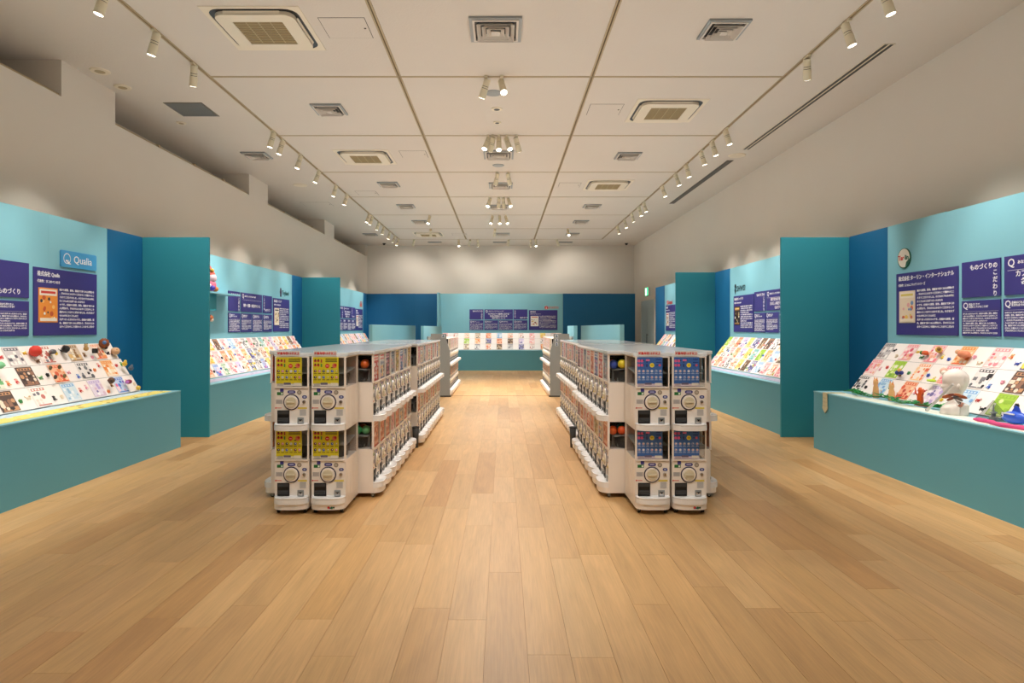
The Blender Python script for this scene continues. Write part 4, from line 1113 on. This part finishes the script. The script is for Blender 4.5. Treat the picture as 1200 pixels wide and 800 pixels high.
XCL, XCR = -1.535, 1.334
def island(side, xc, fr, shift):
    nm = side + ' island'
    pc = 'yellow' if side == 'left' else 'blue'
    xf = (-1.5035 if side == 'left' else 1.315)
    for k in (0, 1):
        machine('white two-tier capsule machine with %s posters facing camera, %s of the %s' % (pc, ('left one', 'right one')[k], nm), 'front capsule machines',
                (xf + (k - .5) * .2875, 4.97, 0), 0, 'front_' + pc, 'front_' + pc, True, k == 1)
    ups = {'left': ['red', 'white', 'plum', 'grey', 'mustard', 'blue', 'grey', 'mustard'], 'right': ['grey', 'red', 'blue', 'salmon', 'white', 'grey', 'pink', 'plum']}[side]
    lows = {'left': ['salmon', 'salmon', 'salmon', 'pink', 'salmon', 'white', 'salmon', 'grey'], 'right': ['salmon', 'white', 'mustard', 'salmon', 'red', 'pink', 'salmon', 'plum']}[side]
    up2 = ['pink', 'white', 'grey', 'pink', 'white', 'red', 'grey', 'pink', 'blue', 'mustard']
    lo2 = ['salmon', 'white', 'pink', 'salmon', 'white', 'pink', 'salmon', 'white', 'pink', 'red']
    Y0, P = 5.40, .275
    for inner in (True, False):
        sgn = 1 if (side == 'left') == inner else -1      # faces +x or -x
        rz = PI / 2 * sgn
        ft = 'facing the aisle' if inner else 'facing %s wall' % side
        for k in range(8):
            machine('white capsule machine %s, %s from front in near block of %s' % (ft, ordinal(k), nm), 'near block row %s of %s' % (ft, nm),
                    (xc + sgn * .433, Y0 + P * (k + .5), 0), rz, ups[k], lows[k])
        for k in range(10):
            machine('white capsule machine %s, %s from front in far block of %s' % (ft, ordinal(k), nm), 'far block row %s of %s' % (ft, nm),
                    (xc + shift + sgn * .433, 7.76 + P * (k + .5), 0), rz, up2[k], lo2[k])
    # glossy tops
    def cover(lb, x0, x1, y0, y1):
        t = thing('top_board', lb, 'counter top', ((x0 + x1) / 2, (y0 + y1) / 2, 1.2205))
        hx, hy = (x1 - x0) / 2, (y1 - y0) / 2
        b = MB(); b.box(-hx, hx, -hy, hy, 0, .028, M_TOP, ch=.004); link('board', b.mesh('board'), t)
        return t
    cover('glossy white top board over the two front machines of the %s' % nm, xf - .29, xf + .29, 4.985, 5.385)
    cover('glossy white top board over the near machine block of the %s' % nm, xc - .445, xc + .445, 5.39, 7.61)
    cover('glossy white top board over the far machine block of the %s' % nm, xc + shift - .445, xc + shift + .445, 7.75, 10.52)
    # loose capsules that can be seen through the end windows
    sx = 1 if side == 'left' else -1
    caps = {'left': [(.085, .02, 1, 'orange and white', (236, 110, 40)), (.15, .0, 1, 'black', (30, 32, 40)), (.10, .12, 1, 'red', (170, 50, 40)), (.14, .0, 0, 'green', (40, 150, 90)), (.075, .03, 0, 'pale green', (110, 190, 130)), (.12, .11, 0, 'brick red', (150, 60, 40))],
            'right': [(.13, .06, 1, 'green', (40, 160, 80)), (.056, .03, 1, 'blue', (60, 90, 190)), (.06, .14, 1, 'orange', (220, 120, 60)), (.12, -.02, 1, 'yellow', (230, 210, 50)), (.05, .03, 0, 'orange', (240, 110, 50)), (.12, -.01, 0, 'deep orange', (226, 90, 40)), (.13, .10, 0, 'green', (60, 160, 90))]}[side]
    for j, (dd, dy, tier, cn, rgb) in enumerate(caps):
        zz = TZ[tier] + .437 + (dd - .05) * .097 + .040
        o = MB(); o.ball((0, 0, 0), .038, M_COLG, rgb, n=16, k=10, sz=(1, 1, 1)); o.cyl((0, 0, -.002), (0, 0, .002), .0390, .0390, M_CLEAR, n=18)
        loc = (xc + sx * (.433 - dd), 5.45 + dy, zz)
        c = thing('toy_capsule', '%s toy capsule in the %s near end window of %s' % (cn, ('lower', 'upper')[tier], nm), 'capsule', loc, 0, 'toy capsules in the end windows')
        link('capsule_shell', o.mesh('capsule_shell'), c)
    # dark tapered bin tucked at the joint between the blocks
    t = thing('waste_bin', 'small dark tapered bin between the two machine blocks of %s' % nm, 'bin', (xc + sx * .485, 7.68, 0))
    b = MB(); h = .25
    def rr(r, z): return [(r * math.cos(2 * PI * k / 16), r * math.sin(2 * PI * k / 16), z) for k in range(16)]
    b.loft([rr(.030, 0), rr(.042, h), rr(.038, h), rr(.028, .01)], M_DGREY, smooth=True); link('bin_shell', b.mesh('bin_shell'), t)
    b = MB(); b.loft([rr(.041, h - .012), rr(.045, h - .012), rr(.045, h), rr(.041, h)], M_BLACK, caps=False); link('rim', b.mesh('rim'), t)
island('left', XCL, 'front', .06)
island('right', XCR, 'front', .06)

# grey end cabinets with a single row of machines behind them
def grey_bank(side, x_in, x_out, y0):
    nm = side
    sgn = 1 if side == 'left' else -1
    t = thing('end_cabinet', 'tall grey metal end cabinet with square icons, %s side of the aisle' % nm, 'cabinet', ((x_in + x_out) / 2, y0, 0))
    w2 = abs(x_in - x_out) / 2
    b = MB()
    s = 1 if side == 'left' else -1
    prof = [(-w2, .03), (w2, .03), (w2, .95), (w2 - .075, 1.18), (w2 - .075, 1.32), (-w2, 1.32)]
    prof = [(s * x_, z_) for x_, z_ in prof]
    b.loft([[(x_, 0, z_) for x_, z_ in prof], [(x_, .05, z_) for x_, z_ in prof]], M_GREY); link('side_panel', b.mesh('side_panel'), t)
    b = MB(); b.box(-w2 if s > 0 else -w2 - .02, w2 + .02 if s > 0 else w2, 0.005, .05, 0, .03, M_DGREY); link('plinth_foot', b.mesh('plinth_foot'), t)
    xs = s * (w2 - .14)
    for k in range(3):
        b = MB(); z = 1.27 - k * .085
        b.rect(xs - .032, xs + .032, z - .034, z + .034, -.002, M_COL, (206, 214, 222)); b.disc(xs, z + .012, .014, -.003, M_COL, (60, 80, 120), 10)
        b.rect(xs - .02, xs + .02, z - .026, z - .004, -.003, M_COL, (80, 96, 120))
        if side == 'right' or k == 0: link('icon_plate', b.mesh('icon_plate'), t)
    for k in range(10):
        machine('white two-tier capsule machine beyond the %s grey end cabinet, %s from the front' % (nm, ordinal(k)), 'machine row behind the %s grey cabinet' % nm,
                (x_in - s * .035, y0 + .06 + .283 * (k + .5), 0), PI / 2 * sgn, ['pink', 'mustard', 'pink', 'pink', 'white'][k % 5] if k else 'mustard', ['grey', 'grey', 'salmon'][k % 3])
    t = thing('back_panel', 'grey metal back panel behind the %s row of far machines' % nm, 'cabinet', (x_in - s * .475, y0 + 1.48, 0))
    b = MB(); b.box(-.015, .015, -1.42, 1.42, 0, 1.26, M_GREY); link('panel_sheet', b.mesh('panel_sheet'), t)
grey_bank('left', -1.10, -1.50, 13.28)
grey_bank('right', .99, 1.39, 13.28)

# ------------------------------------------------------------------ larger toys on the near displays
def fuzzy(name, lb, cat, loc, r, rgb, sz=(1, 1, 1), extra=None, rough=.18, rz=0):
    t = thing(name, lb, cat, loc, rz)
    b = MB(); b.ball((0, 0, 0), r, M_COL, rgb, n=18, k=12, sz=sz, rough=rough, seed=int(r * 999)); link('plush_body', b.mesh('plush_body'), t)
    if extra:
        b = MB()
        for (p, rr_, c) in extra: b.ball(p, rr_, M_COL, c, n=12, k=8)
        link('plush_head', b.mesh('plush_head'), t)
    return t
fuzzy('pompom', 'red fluffy ball on the top row of near left display', 'toy', (-4.60, 6.26, 1.215), .052, (222, 62, 46), rough=.25)
fuzzy('pompom', 'black fluffy ball on the top row of near left display', 'toy', (-4.60, 6.69, 1.22), .038, (40, 36, 38), rough=.25, extra=[((.01, -.03, .03), .014, (60, 50, 50))])
fuzzy('soft_toy', 'grey rounded soft toy on the top row of near left display', 'toy', (-4.60, 6.50, 1.20), .030, (104, 100, 106), sz=(1, 1.2, .8), extra=[((.01, -.028, .006), .013, (130, 126, 130))])
fuzzy('soft_toy', 'curly brown soft toy at far end of top row, near left display', 'toy', (-4.64, 7.40, 1.265), .052, (140, 76, 40), rough=.35, extra=[((.03, -.04, .01), .022, (80, 130, 190)), ((.01, .02, -.05), .02, (70, 40, 30))])
fuzzy('soft_toy', 'round tan soft toy hanging over far end of near left display', 'toy', (-4.58, 7.52, 1.17), .048, (222, 180, 140), rough=.05, sz=(1, 1, .9), extra=[((.03, -.02, .02), .012, (200, 150, 110))])
fuzzy('soft_toy', 'brown bear-like soft toy on the top row, seventh slot region of near left display', 'toy', (-4.60, 7.12, 1.24), .024, (180, 140, 80), extra=[((0, -.01, .034), .018, (200, 160, 100)), ((.0, -.02, .05), .006, (90, 60, 30))]) if False else None
fuzzy('soft_toy', 'small tan bear soft toy left of the black cube, near left display', 'toy', (-4.60, 7.02, 1.215), .026, (196, 156, 96), extra=[((0, -.004, .034), .019, (214, 178, 120)), ((.0, -.018, .052), .007, (120, 90, 50)), ((0, .018, .052), .007, (120, 90, 50))])
t = thing('toy_block', 'small black cube toy on the top row of near left display', 'toy', (-4.575, 7.14, 1.16), .3)
b = MB(); b.box(-.026, .026, -.026, .026, 0, .052, M_BLACK, ch=.004); link('block', b.mesh('block'), t); b = MB(); b.box(-.014, .014, -.028, -.025, .014, .038, M_DGREY); link('block_face', b.mesh('block_face'), t)
fuzzy('soft_toy', 'dark brown curly toy on the bottom row of near left display', 'toy', (-4.34, 7.05, .86), .034, (96, 66, 44), rough=.3, extra=[((.02, -.03, .0), .014, (60, 40, 30))])
fuzzy('soft_toy', 'deep red and purple bean toy on the bottom row, near left display', 'toy', (-4.33, 7.36, .82), .032, (150, 30, 70), sz=(1, 1.5, .8), extra=[((.01, -.04, .0), .02, (200, 120, 200))])
fuzzy('soft_toy', 'yellow lump toy on the bottom row, far end of near left display', 'toy', (-4.31, 7.52, .735), .026, (236, 190, 70), extra=[((.01, -.02, .01), .012, (250, 220, 120))])
fuzzy('soft_toy', 'yellow toy sitting at the far end of middle row, near left display', 'toy', (-4.46, 7.50, 1.02), .028, (236, 200, 70), extra=[((.01, -.0, .03), .016, (240, 210, 90))])
fuzzy('soft_toy', 'slate grey toy at the far end of middle row, near left display', 'toy', (-4.42, 7.56, .965), .028, (90, 104, 122), extra=[((.01, 0, .03), .014, (110, 124, 140))])
fuzzy('soft_toy', 'mint green soft toy at the left end of middle row, near left display', 'toy', (-4.50, 5.66, 1.11), .05, (130, 200, 150), sz=(1, 1.4, .7), extra=[((.02, -.04, .02), .02, (160, 220, 170))])
for i, (yy, rgb, nm_) in enumerate([(6.62, (110, 96, 66), 'olive'), (6.75, (90, 84, 50), 'moss brown'), (6.62, (80, 60, 50), 'dark brown'), (6.75, (130, 110, 70), 'khaki')]):
    fuzzy('round_charm', '%s round charm beside the dark card, middle row of near left display' % nm_, 'toy', (-4.46 + (.05 if i > 1 else 0), yy - .35, 1.05 - (.09 if i > 1 else 0)), .02, rgb, sz=(.6, 1, 1.1), extra=[((.004, 0, .006), .010, (60, 50, 40))])

# right display: toys
fuzzy('soft_toy', 'large orange lumpy toy on the top row of near right display', 'toy', (4.44, 6.12, 1.19), .045, (240, 150, 110), sz=(1, 1.5, .8), rough=.2, extra=[((-.02, .05, .02), .025, (246, 190, 150))])
fuzzy('soft_toy', 'orange and green vegetable toy on the top row of near right display', 'toy', (4.44, 6.68, 1.18), .030, (236, 110, 60), sz=(1, 1.3, .8), extra=[((-.0, .05, .0), .022, (70, 130, 60))])
fuzzy('soft_toy', 'yellow and brown round toy on the top row of near right display', 'toy', (4.46, 6.50, 1.22), .032, (246, 200, 90), extra=[((-.02, -.03, .01), .02, (150, 100, 50))])
fuzzy('soft_toy', 'peach and white round toy on middle row of near right display', 'toy', (4.32, 6.22, 1.02), .036, (246, 200, 180), extra=[((-.02, -.03, -.015), .026, (250, 240, 230))])
fuzzy('soft_toy', 'lime green flat toy at the foot of middle row, near right display', 'toy', (4.22, 6.25, .925), .026, (190, 226, 60), sz=(1, 2.2, .5), extra=[((-.005, .05, 0), .012, (210, 236, 110))])
fuzzy('soft_toy', 'navy and white pair of round toys on middle row, near right display', 'toy', (4.26, 6.86, .96), .024, (50, 60, 140), extra=[((-.0, -.07, .005), .022, (50, 60, 140)), ((0, -.035, .03), .02, (240, 190, 110))])
for i, (yy, zz, hh, nm_) in enumerate([(6.90, .70, .22, 'tan tall cat-shaped toy, left one on the bottom row of near right display'), (6.62, .72, .20, 'tan tall cat-shaped toy, right one on the bottom row of near right display')]):
    t = thing('animal_figure', nm_, 'toy', (4.05, yy, .686), -PI / 2)
    b = MB(); n = 12
    def cr(rx, ry, z, dx=0): return [(dx + rx * math.cos(2 * PI * k / n), ry * math.sin(2 * PI * k / n), z) for k in range(n)]
    TAN = (232, 180, 120)
    b.loft([cr(.034, .03, 0), cr(.036, .032, hh * .2), cr(.028, .026, hh * .5), cr(.020, .02, hh * .62), cr(.028, .026, hh * .74), cr(.024, .022, hh * .88), cr(.008, .008, hh * .93)], M_COLG, TAN, True)
    link('figure_body', b.mesh('figure_body'), t)
    for sx in (-1, 1):
        b = MB(); b.cyl((sx * .017, 0, hh * .84), (sx * .024, 0, hh * 1.02), .011, .002, M_COLG, (236, 150, 80), n=8); link('ear', b.mesh('ear'), t)
    b = MB(); b.tube([(.03, .02, .01), (.05, .03, .04), (.045, .03, .09)], .007, M_COLG, TAN); link('tail', b.mesh('tail'), t)
t = thing('animal_figure', 'orange-red upright creature toy on the bottom row of near right display', 'toy', (4.06, 6.18, .686), -PI / 2)
b = MB(); ORG = (226, 92, 36)
b.loft([cr(.02, .018, 0), cr(.032, .028, .04), cr(.030, .026, .10), cr(.018, .016, .13), cr(.024, .022, .15), cr(.012, .012, .18)], M_COLG, ORG, True); link('figure_body', b.mesh('figure_body'), t)
for sx in (-1, 1):
    b = MB(); b.tube([(sx * .025, 0, .09), (sx * .055, -.01, .12), (sx * .06, -.01, .17)], [.009, .008, .005], M_COLG, ORG); link('claw', b.mesh('claw'), t)
b = MB(); b.loft([[(-.07, -.02, 0), (.09, -.02, 0), (.09, .03, 0), (-.07, .03, 0)], [(-.06, -.01, .012), (.07, -.01, .012), (.07, .02, .012), (-.06, .02, .012)]], M_COLG, (110, 40, 30)); link('figure_base', b.mesh('figure_base'), t)

# green leafy garland along the plinth
t = thing('leaf_garland', 'green leafy garland lying on the near right plinth', 'garland', (4.0, 6.6, PH + .014))
rnd = random.Random(5); b = MB()
pts = [(.06 * math.sin(k * .9) - .02 + .00 * k, -.85 + k * .1, .012 + .006 * math.sin(k * 2.1)) for k in range(18)]
b.tube(pts, .007, M_COLG, (60, 120, 60), 6); link('vine', b.mesh('vine'), t)
b = MB(); b.poly([(-.02, -.012, 0), (.0, -.02, .006), (.02, -.0, .004), (.03, .03, .01), (.0, .02, .014), (-.018, .01, .006)], M_COLG, (60, 170, 90)); lf1 = b.mesh('leaf')
b = MB(); b.poly([(-.02, -.012, 0), (.0, -.02, .006), (.02, -.0, .004), (.03, .03, .01), (.0, .02, .014), (-.018, .01, .006)], M_COLG, (20, 130, 50)); lf2 = b.mesh('leaf')
for k in range(90):
    p = pts[rnd.randrange(1, 17)]; o = link('leaf', lf2 if k % 3 == 0 else lf1, t, (p[0] + rnd.uniform(-.04, .04), p[1] + rnd.uniform(-.06, .06), p[2] + rnd.uniform(.0, .02)), rot=(rnd.uniform(-.5, .5), rnd.uniform(-.5, .5), rnd.uniform(0, 6)))
    s_ = rnd.uniform(.7, 1.3); o.scale = (s_, s_, s_)
t = thing('printed_strip', 'pale green and white paper strip under the leafy garland, near right plinth', 'card strip', (PR - .70, 5.2, PH), -PI / 2)
b = MB(); b.box(-2.2, 2.2, -.09, .09, 0, .003, M_COL, (232, 238, 226)); link('strip_print', b.mesh('strip_print'), t)
# necktie hanging over the front of the plinth
t = thing('necktie', 'small cream patterned necktie hanging over the near right plinth corner', 'necktie', (PR - .834, 7.37, 0), -PI / 2)
M_TIE = paint('tie_fabric', (206, 200, 164), .8, bump=.3, scale=300)
b = MB()
o_ = [(-.045, .69), (-.048, .56), (-.058, .51), (0, .455), (.058, .51), (.048, .56), (.045, .69)]
b.loft([[(x_, -.012, z_) for x_, z_ in o_], [(x_, -.004, z_) for x_, z_ in o_]], M_TIE); link('tie_blade', b.mesh('tie_blade'), t)
b = MB(); b.box(-.045, .045, -.012, .20, PH + .001, PH + .009, M_TIE); link('tie_tail', b.mesh('tie_tail'), t)
b = MB()
for k in range(9): b.disc(-.03 + .03 * (k % 3), .54 + .045 * (k // 3), .005, -.0125, M_COL, (120, 120, 80), 6)
link('tie_dots', b.mesh('tie_dots'), t)

# mannequin bust: one lathe-like surface with a face, facing the aisle
t = thing('mannequin_bust', 'glossy white mannequin head on a cut bust, near right plinth', 'mannequin', (3.97, 5.58, PH), -PI / 2 - .44)
b = MB(); n = 40; rings = []
def interp(tb, z):
    for (z0, v0), (z1, v1) in zip(tb, tb[1:]):
        if z <= z1:
            u = max(0, (z - z0) / (z1 - z0)); u = u * u * (3 - 2 * u) * .5 + u * .5
            return v0 + (v1 - v0) * u
    return tb[-1][1]
T_HW = [(0, .105), (.05, .110), (.08, .102), (.10, .075), (.12, .050), (.15, .042), (.18, .046), (.20, .055), (.22, .063), (.26, .073), (.30, .077), (.34, .075), (.37, .062), (.39, .042), (.400, .020), (.403, .001)]
T_F = [(0, .115), (.05, .105), (.08, .080), (.10, .058), (.12, .044), (.15, .036), (.168, .046), (.180, .074), (.20, .083), (.24, .085), (.262, .083), (.282, .091), (.31, .094), (.34, .088), (.37, .068), (.39, .044), (.400, .020), (.403, .001)]
T_B = [(0, .055), (.09, .055), (.12, .050), (.15, .050), (.19, .060), (.23, .084), (.27, .100), (.31, .106), (.34, .100), (.37, .080), (.39, .052), (.400, .024), (.403, .001)]
T_X = [(.170, 0), (.184, .008), (.193, .002), (.200, .009), (.206, .004), (.212, .010), (.222, .005), (.232, .020), (.238, .030), (.250, .020), (.266, .006), (.278, .003), (.29, .0)]
zs = [0, .02, .05, .07, .085, .10, .115, .13, .15, .165, .172] + [.178 + .006 * k for k in range(19)] + [.295, .31, .325, .34, .355, .37, .38, .39, .397, .401, .403]
for z in zs:
    hw_, f_, bk = interp(T_HW, z), interp(T_F, z), interp(T_B, z); ex = interp(T_X, z) if .17 < z < .29 else 0
    wd = .16 if z > .225 else .42
    ring = []
    for k in range(n):
        a = 2 * PI * k / n; c_, s_y = math.cos(a), math.sin(a)
        x_ = hw_ * c_; y_ = (bk if s_y > 0 else f_) * s_y
        if s_y < 0:
            y_ -= ex * math.exp(-(c_ / wd) ** 2)
            if .255 < z < .285: y_ += .009 * math.exp(-((abs(c_) - .42) / .17) ** 2) * math.sin((z - .255) / .03 * PI)
        ring.append((x_, y_, z))
    rings.append(ring)
M_MANN = paint('mannequin_gloss', (240, 232, 224), .2)
b.loft(rings, M_MANN, smooth=True); 
link('head_and_bust', b.mesh('head_and_bust'), t)
for s_ in (-1, 1):
    b = MB(); b.ball((s_ * .075, .012, .250), .020, M_MANN, n=12, k=8, sz=(.35, .7, 1.2)); b.ball((s_ * .080, .010, .250), .010, M_MANN, n=10, k=6, sz=(.4, .6, 1.2)); link('ear', b.mesh('ear'), t)
b = MB(); b.box(-.10, .10, -.01, .085, 0, .10, M_MANN, ch=.012); link('bust_block', b.mesh('bust_block'), t)
# brown hair ornament and grey strap on the bust
t = thing('hair_ornament', 'brown and grey winged ornament pinned to the white mannequin neck', 'ornament', (3.895, 5.475, PH + .15), -.62)
for i, (dx, dz, rx_, rz_, tl, c) in enumerate([(-.055, .016, .040, .017, .35, (176, 92, 52)), (.050, .020, .040, .015, -.3, (156, 80, 50)), (-.015, .034, .034, .012, .1, (120, 56, 40)), (.02, .036, .030, .011, -.2, (190, 110, 70)),
        (-.030, -.004, .034, .012, .5, (140, 70, 44)), (.030, .000, .032, .013, -.6, (118, 106, 100)), (.004, .012, .018, .016, 0, (84, 78, 80)), (.020, -.026, .030, .008, -.9, (150, 140, 134)), (.042, -.036, .026, .008, -.6, (96, 84, 80)), (.040, -.056, .018, .014, .2, (190, 120, 100)), (.052, -.040, .014, .010, .7, (206, 150, 130))]):
    b = MB(); b.ball((0, 0, 0), 1.0, M_COLG, c, n=12, k=8, sz=(rx_, .007, rz_)); link('petal', b.mesh('petal'), t, (dx, -.006 * (i % 4), dz), rot=(0, -tl, 0))
t = thing('clear_tube', 'slanted grey translucent tube leaning against the white mannequin', 'tube', (3.86, 5.62, PH))
b = MB(); b.cyl((0, .16, .011), (-.02, -.20, .28), .012, .010, M_TUBE, n=10); link('tube_wall', b.mesh('tube_wall'), t)
b = MB(); b.cyl((0, .16, .011), (.001, .175, .012), .012, .010, M_DGREY, n=10); link('tube_cap', b.mesh('tube_cap'), t)
# pyramid, fish, boa
t = thing('clear_pyramid', 'grey translucent pyramid with a small silver tower, near right plinth', 'toy', (4.03, 5.22, PH))
b = MB(); b.loft([[(-.09, -.09, 0), (.09, -.09, 0), (.09, .09, 0), (-.09, .09, 0)], [(-.002, -.002, .165), (.002, -.002, .165), (.002, .002, .165), (-.002, .002, .165)]], M_SMOKE); link('pyramid_shell', b.mesh('pyramid_shell'), t)
b = MB(); b.cyl((0, 0, 0), (0, 0, .03), .035, .03, M_GREY); b.cyl((0, 0, .03), (0, 0, .06), .018, .018, M_GREY); b.cyl((0, 0, .06), (0, 0, .07), .03, .026, M_GREY); b.cyl((0, 0, .07), (0, 0, .13), .010, .003, M_GREY); link('silver_tower', b.mesh('silver_tower'), t)
t = thing('toy_fish', 'blue toy fish with white eye and back fin on near right plinth', 'toy', (4.02, 4.98, PH), -PI / 2)
BL = (50, 96, 216); b = MB(); n = 14; rings = []
for x_, ry_, rz_, zc in [(-.13, .006, .01, .05), (-.115, .025, .028, .05), (-.07, .042, .045, .052), (0, .05, .052, .056), (.07, .04, .042, .056), (.12, .02, .022, .058), (.145, .008, .012, .06)]:
    rings.append([(x_, ry_ * math.cos(2 * PI * k / n), zc + rz_ * math.sin(2 * PI * k / n)) for k in range(n)])
b.loft(rings, M_COLG, BL, True); link('fish_body', b.mesh('fish_body'), t)
b = MB(); b.loft([[(-.04, -.004, .095), (.05, -.004, .10), (.03, -.004, .14), (.0, -.004, .15)], [(-.04, .004, .095), (.05, .004, .10), (.03, .004, .14), (.0, .004, .15)]], M_COLG, (40, 80, 200)); link('back_fin', b.mesh('back_fin'), t)
b = MB(); b.loft([[(.13, -.004, .055), (.20, -.004, .02), (.18, -.004, .06), (.20, -.004, .10)], [(.13, .004, .055), (.20, .004, .02), (.18, .004, .06), (.20, .004, .10)]], M_COLG, (40, 80, 200)); link('tail_fin', b.mesh('tail_fin'), t)
b = MB(); b.ball((-.088, -.034, .062), .016, M_COLG, (225, 225, 235), n=12, k=8, sz=(1, .4, 1)); b.ball((-.09, -.041, .062), .007, M_COLG, (30, 30, 50), n=8, k=6, sz=(1, .4, 1)); link('eye', b.mesh('eye'), t)
b = MB(); b.tube([(-.10, -.03, .08), (-.03, -.045, .085), (.04, -.045, .085)], .006, M_COLG, (220, 226, 240)); link('white_stripe', b.mesh('white_stripe'), t)
t = thing('feather_boa', 'magenta fluffy toy strip lying at the edge of near right plinth', 'toy', (3.83, 4.95, PH))
b = MB(); rnd = random.Random(9); pts = [(.02 * math.sin(k * .8), .22 - k * .05, .018) for k in range(13)]
b.tube(pts, [.008] + [rnd.uniform(.016, .022) for _ in range(11)] + [.008], M_COL, (222, 70, 130), 9); link('boa_body', b.mesh('boa_body'), t)
b = MB()
for k in range(70):
    p = pts[rnd.randrange(1, 12)]; a = rnd.uniform(0, PI); q_ = (p[0] + .03 * math.cos(a), p[1] + rnd.uniform(-.03, .03), p[2] + .02 * math.sin(a))
    b.poly([(p[0], p[1] - .006, p[2]), (p[0], p[1] + .006, p[2]), q_], M_COL, (240, 120, 160) if k % 2 else (206, 40, 110))
o = link('boa_fluff', b.mesh('boa_fluff'), t); o['kind'] = 'stuff'

# shelf with plush on the middle left wall
t = thing('wall_shelf', 'pale shelf with teal support box on the middle left wall', 'shelf', (PL, 9.9, 0), PI / 2)
b = MB(); b.box(-1.0, 1.02, -.26, 0, 1.985, 2.01, M_LIGHT); link('shelf_board', b.mesh('shelf_board'), t)
b = MB(); b.box(-.9, .32, -.16, 0, 1.72, 1.985, M_TEAL); link('support_box', b.mesh('support_box'), t)
t = thing('plush_figure', 'colourful pink and orange plush figure with pointed cap on the wall shelf', 'plush toy', (PL + .13, 10.05, 2.01), PI / 2)
b = MB(); b.ball((0, 0, .10), .10, M_COL, (236, 120, 150), n=14, k=9, rough=.06); link('plush_body', b.mesh('plush_body'), t)
b = MB(); b.ball((0, -.02, .22), .085, M_COL, (246, 214, 226), n=14, k=9); link('plush_head', b.mesh('plush_head'), t)
b = MB(); b.cyl((0, 0, .27), (-.02, .02, .46), .085, .01, M_COL, (216, 90, 70), n=12); b.ball((-.03, -.05, .34), .03, M_COL, (240, 190, 70)); link('cap', b.mesh('cap'), t)
b = MB(); b.ball((-.06, -.07, .06), .04, M_COL, (80, 70, 180)); b.ball((.06, -.07, .05), .04, M_COL, (240, 130, 60)); b.ball((.12, -.03, .035), .035, M_COL, (220, 60, 80)); b.ball((-.1, -.04, .1), .03, M_COL, (240, 240, 250)); link('limb', b.mesh('limb'), t)
t = thing('hanging_toy', 'small brown furry toy hanging below the wall shelf', 'plush toy', (PL + .10, 10.12, 1.60), PI / 2)
b = MB(); b.ball((0, 0, 0), .055, M_COL, (170, 96, 50), n=12, k=8, rough=.15); b.ball((0, -.03, -.03), .03, M_COL, (240, 220, 200)); link('plush_body', b.mesh('plush_body'), t)
b = MB(); b.box(-.002, .002, -.002, .002, .05, .12, M_DGREY); link('cord', b.mesh('cord'), t)
t = thing('hanging_toy', 'small white and grey toy hanging left of the brown toy below shelf', 'plush toy', (PL + .10, 9.92, 1.64), PI / 2)
b = MB(); b.ball((0, 0, 0), .04, M_COL, (214, 206, 204), n=12, k=8, sz=(.7, .7, 1.2)); link('plush_body', b.mesh('plush_body'), t)
b = MB(); b.box(-.002, .002, -.002, .002, .04, .08, M_DGREY); link('cord', b.mesh('cord'), t)
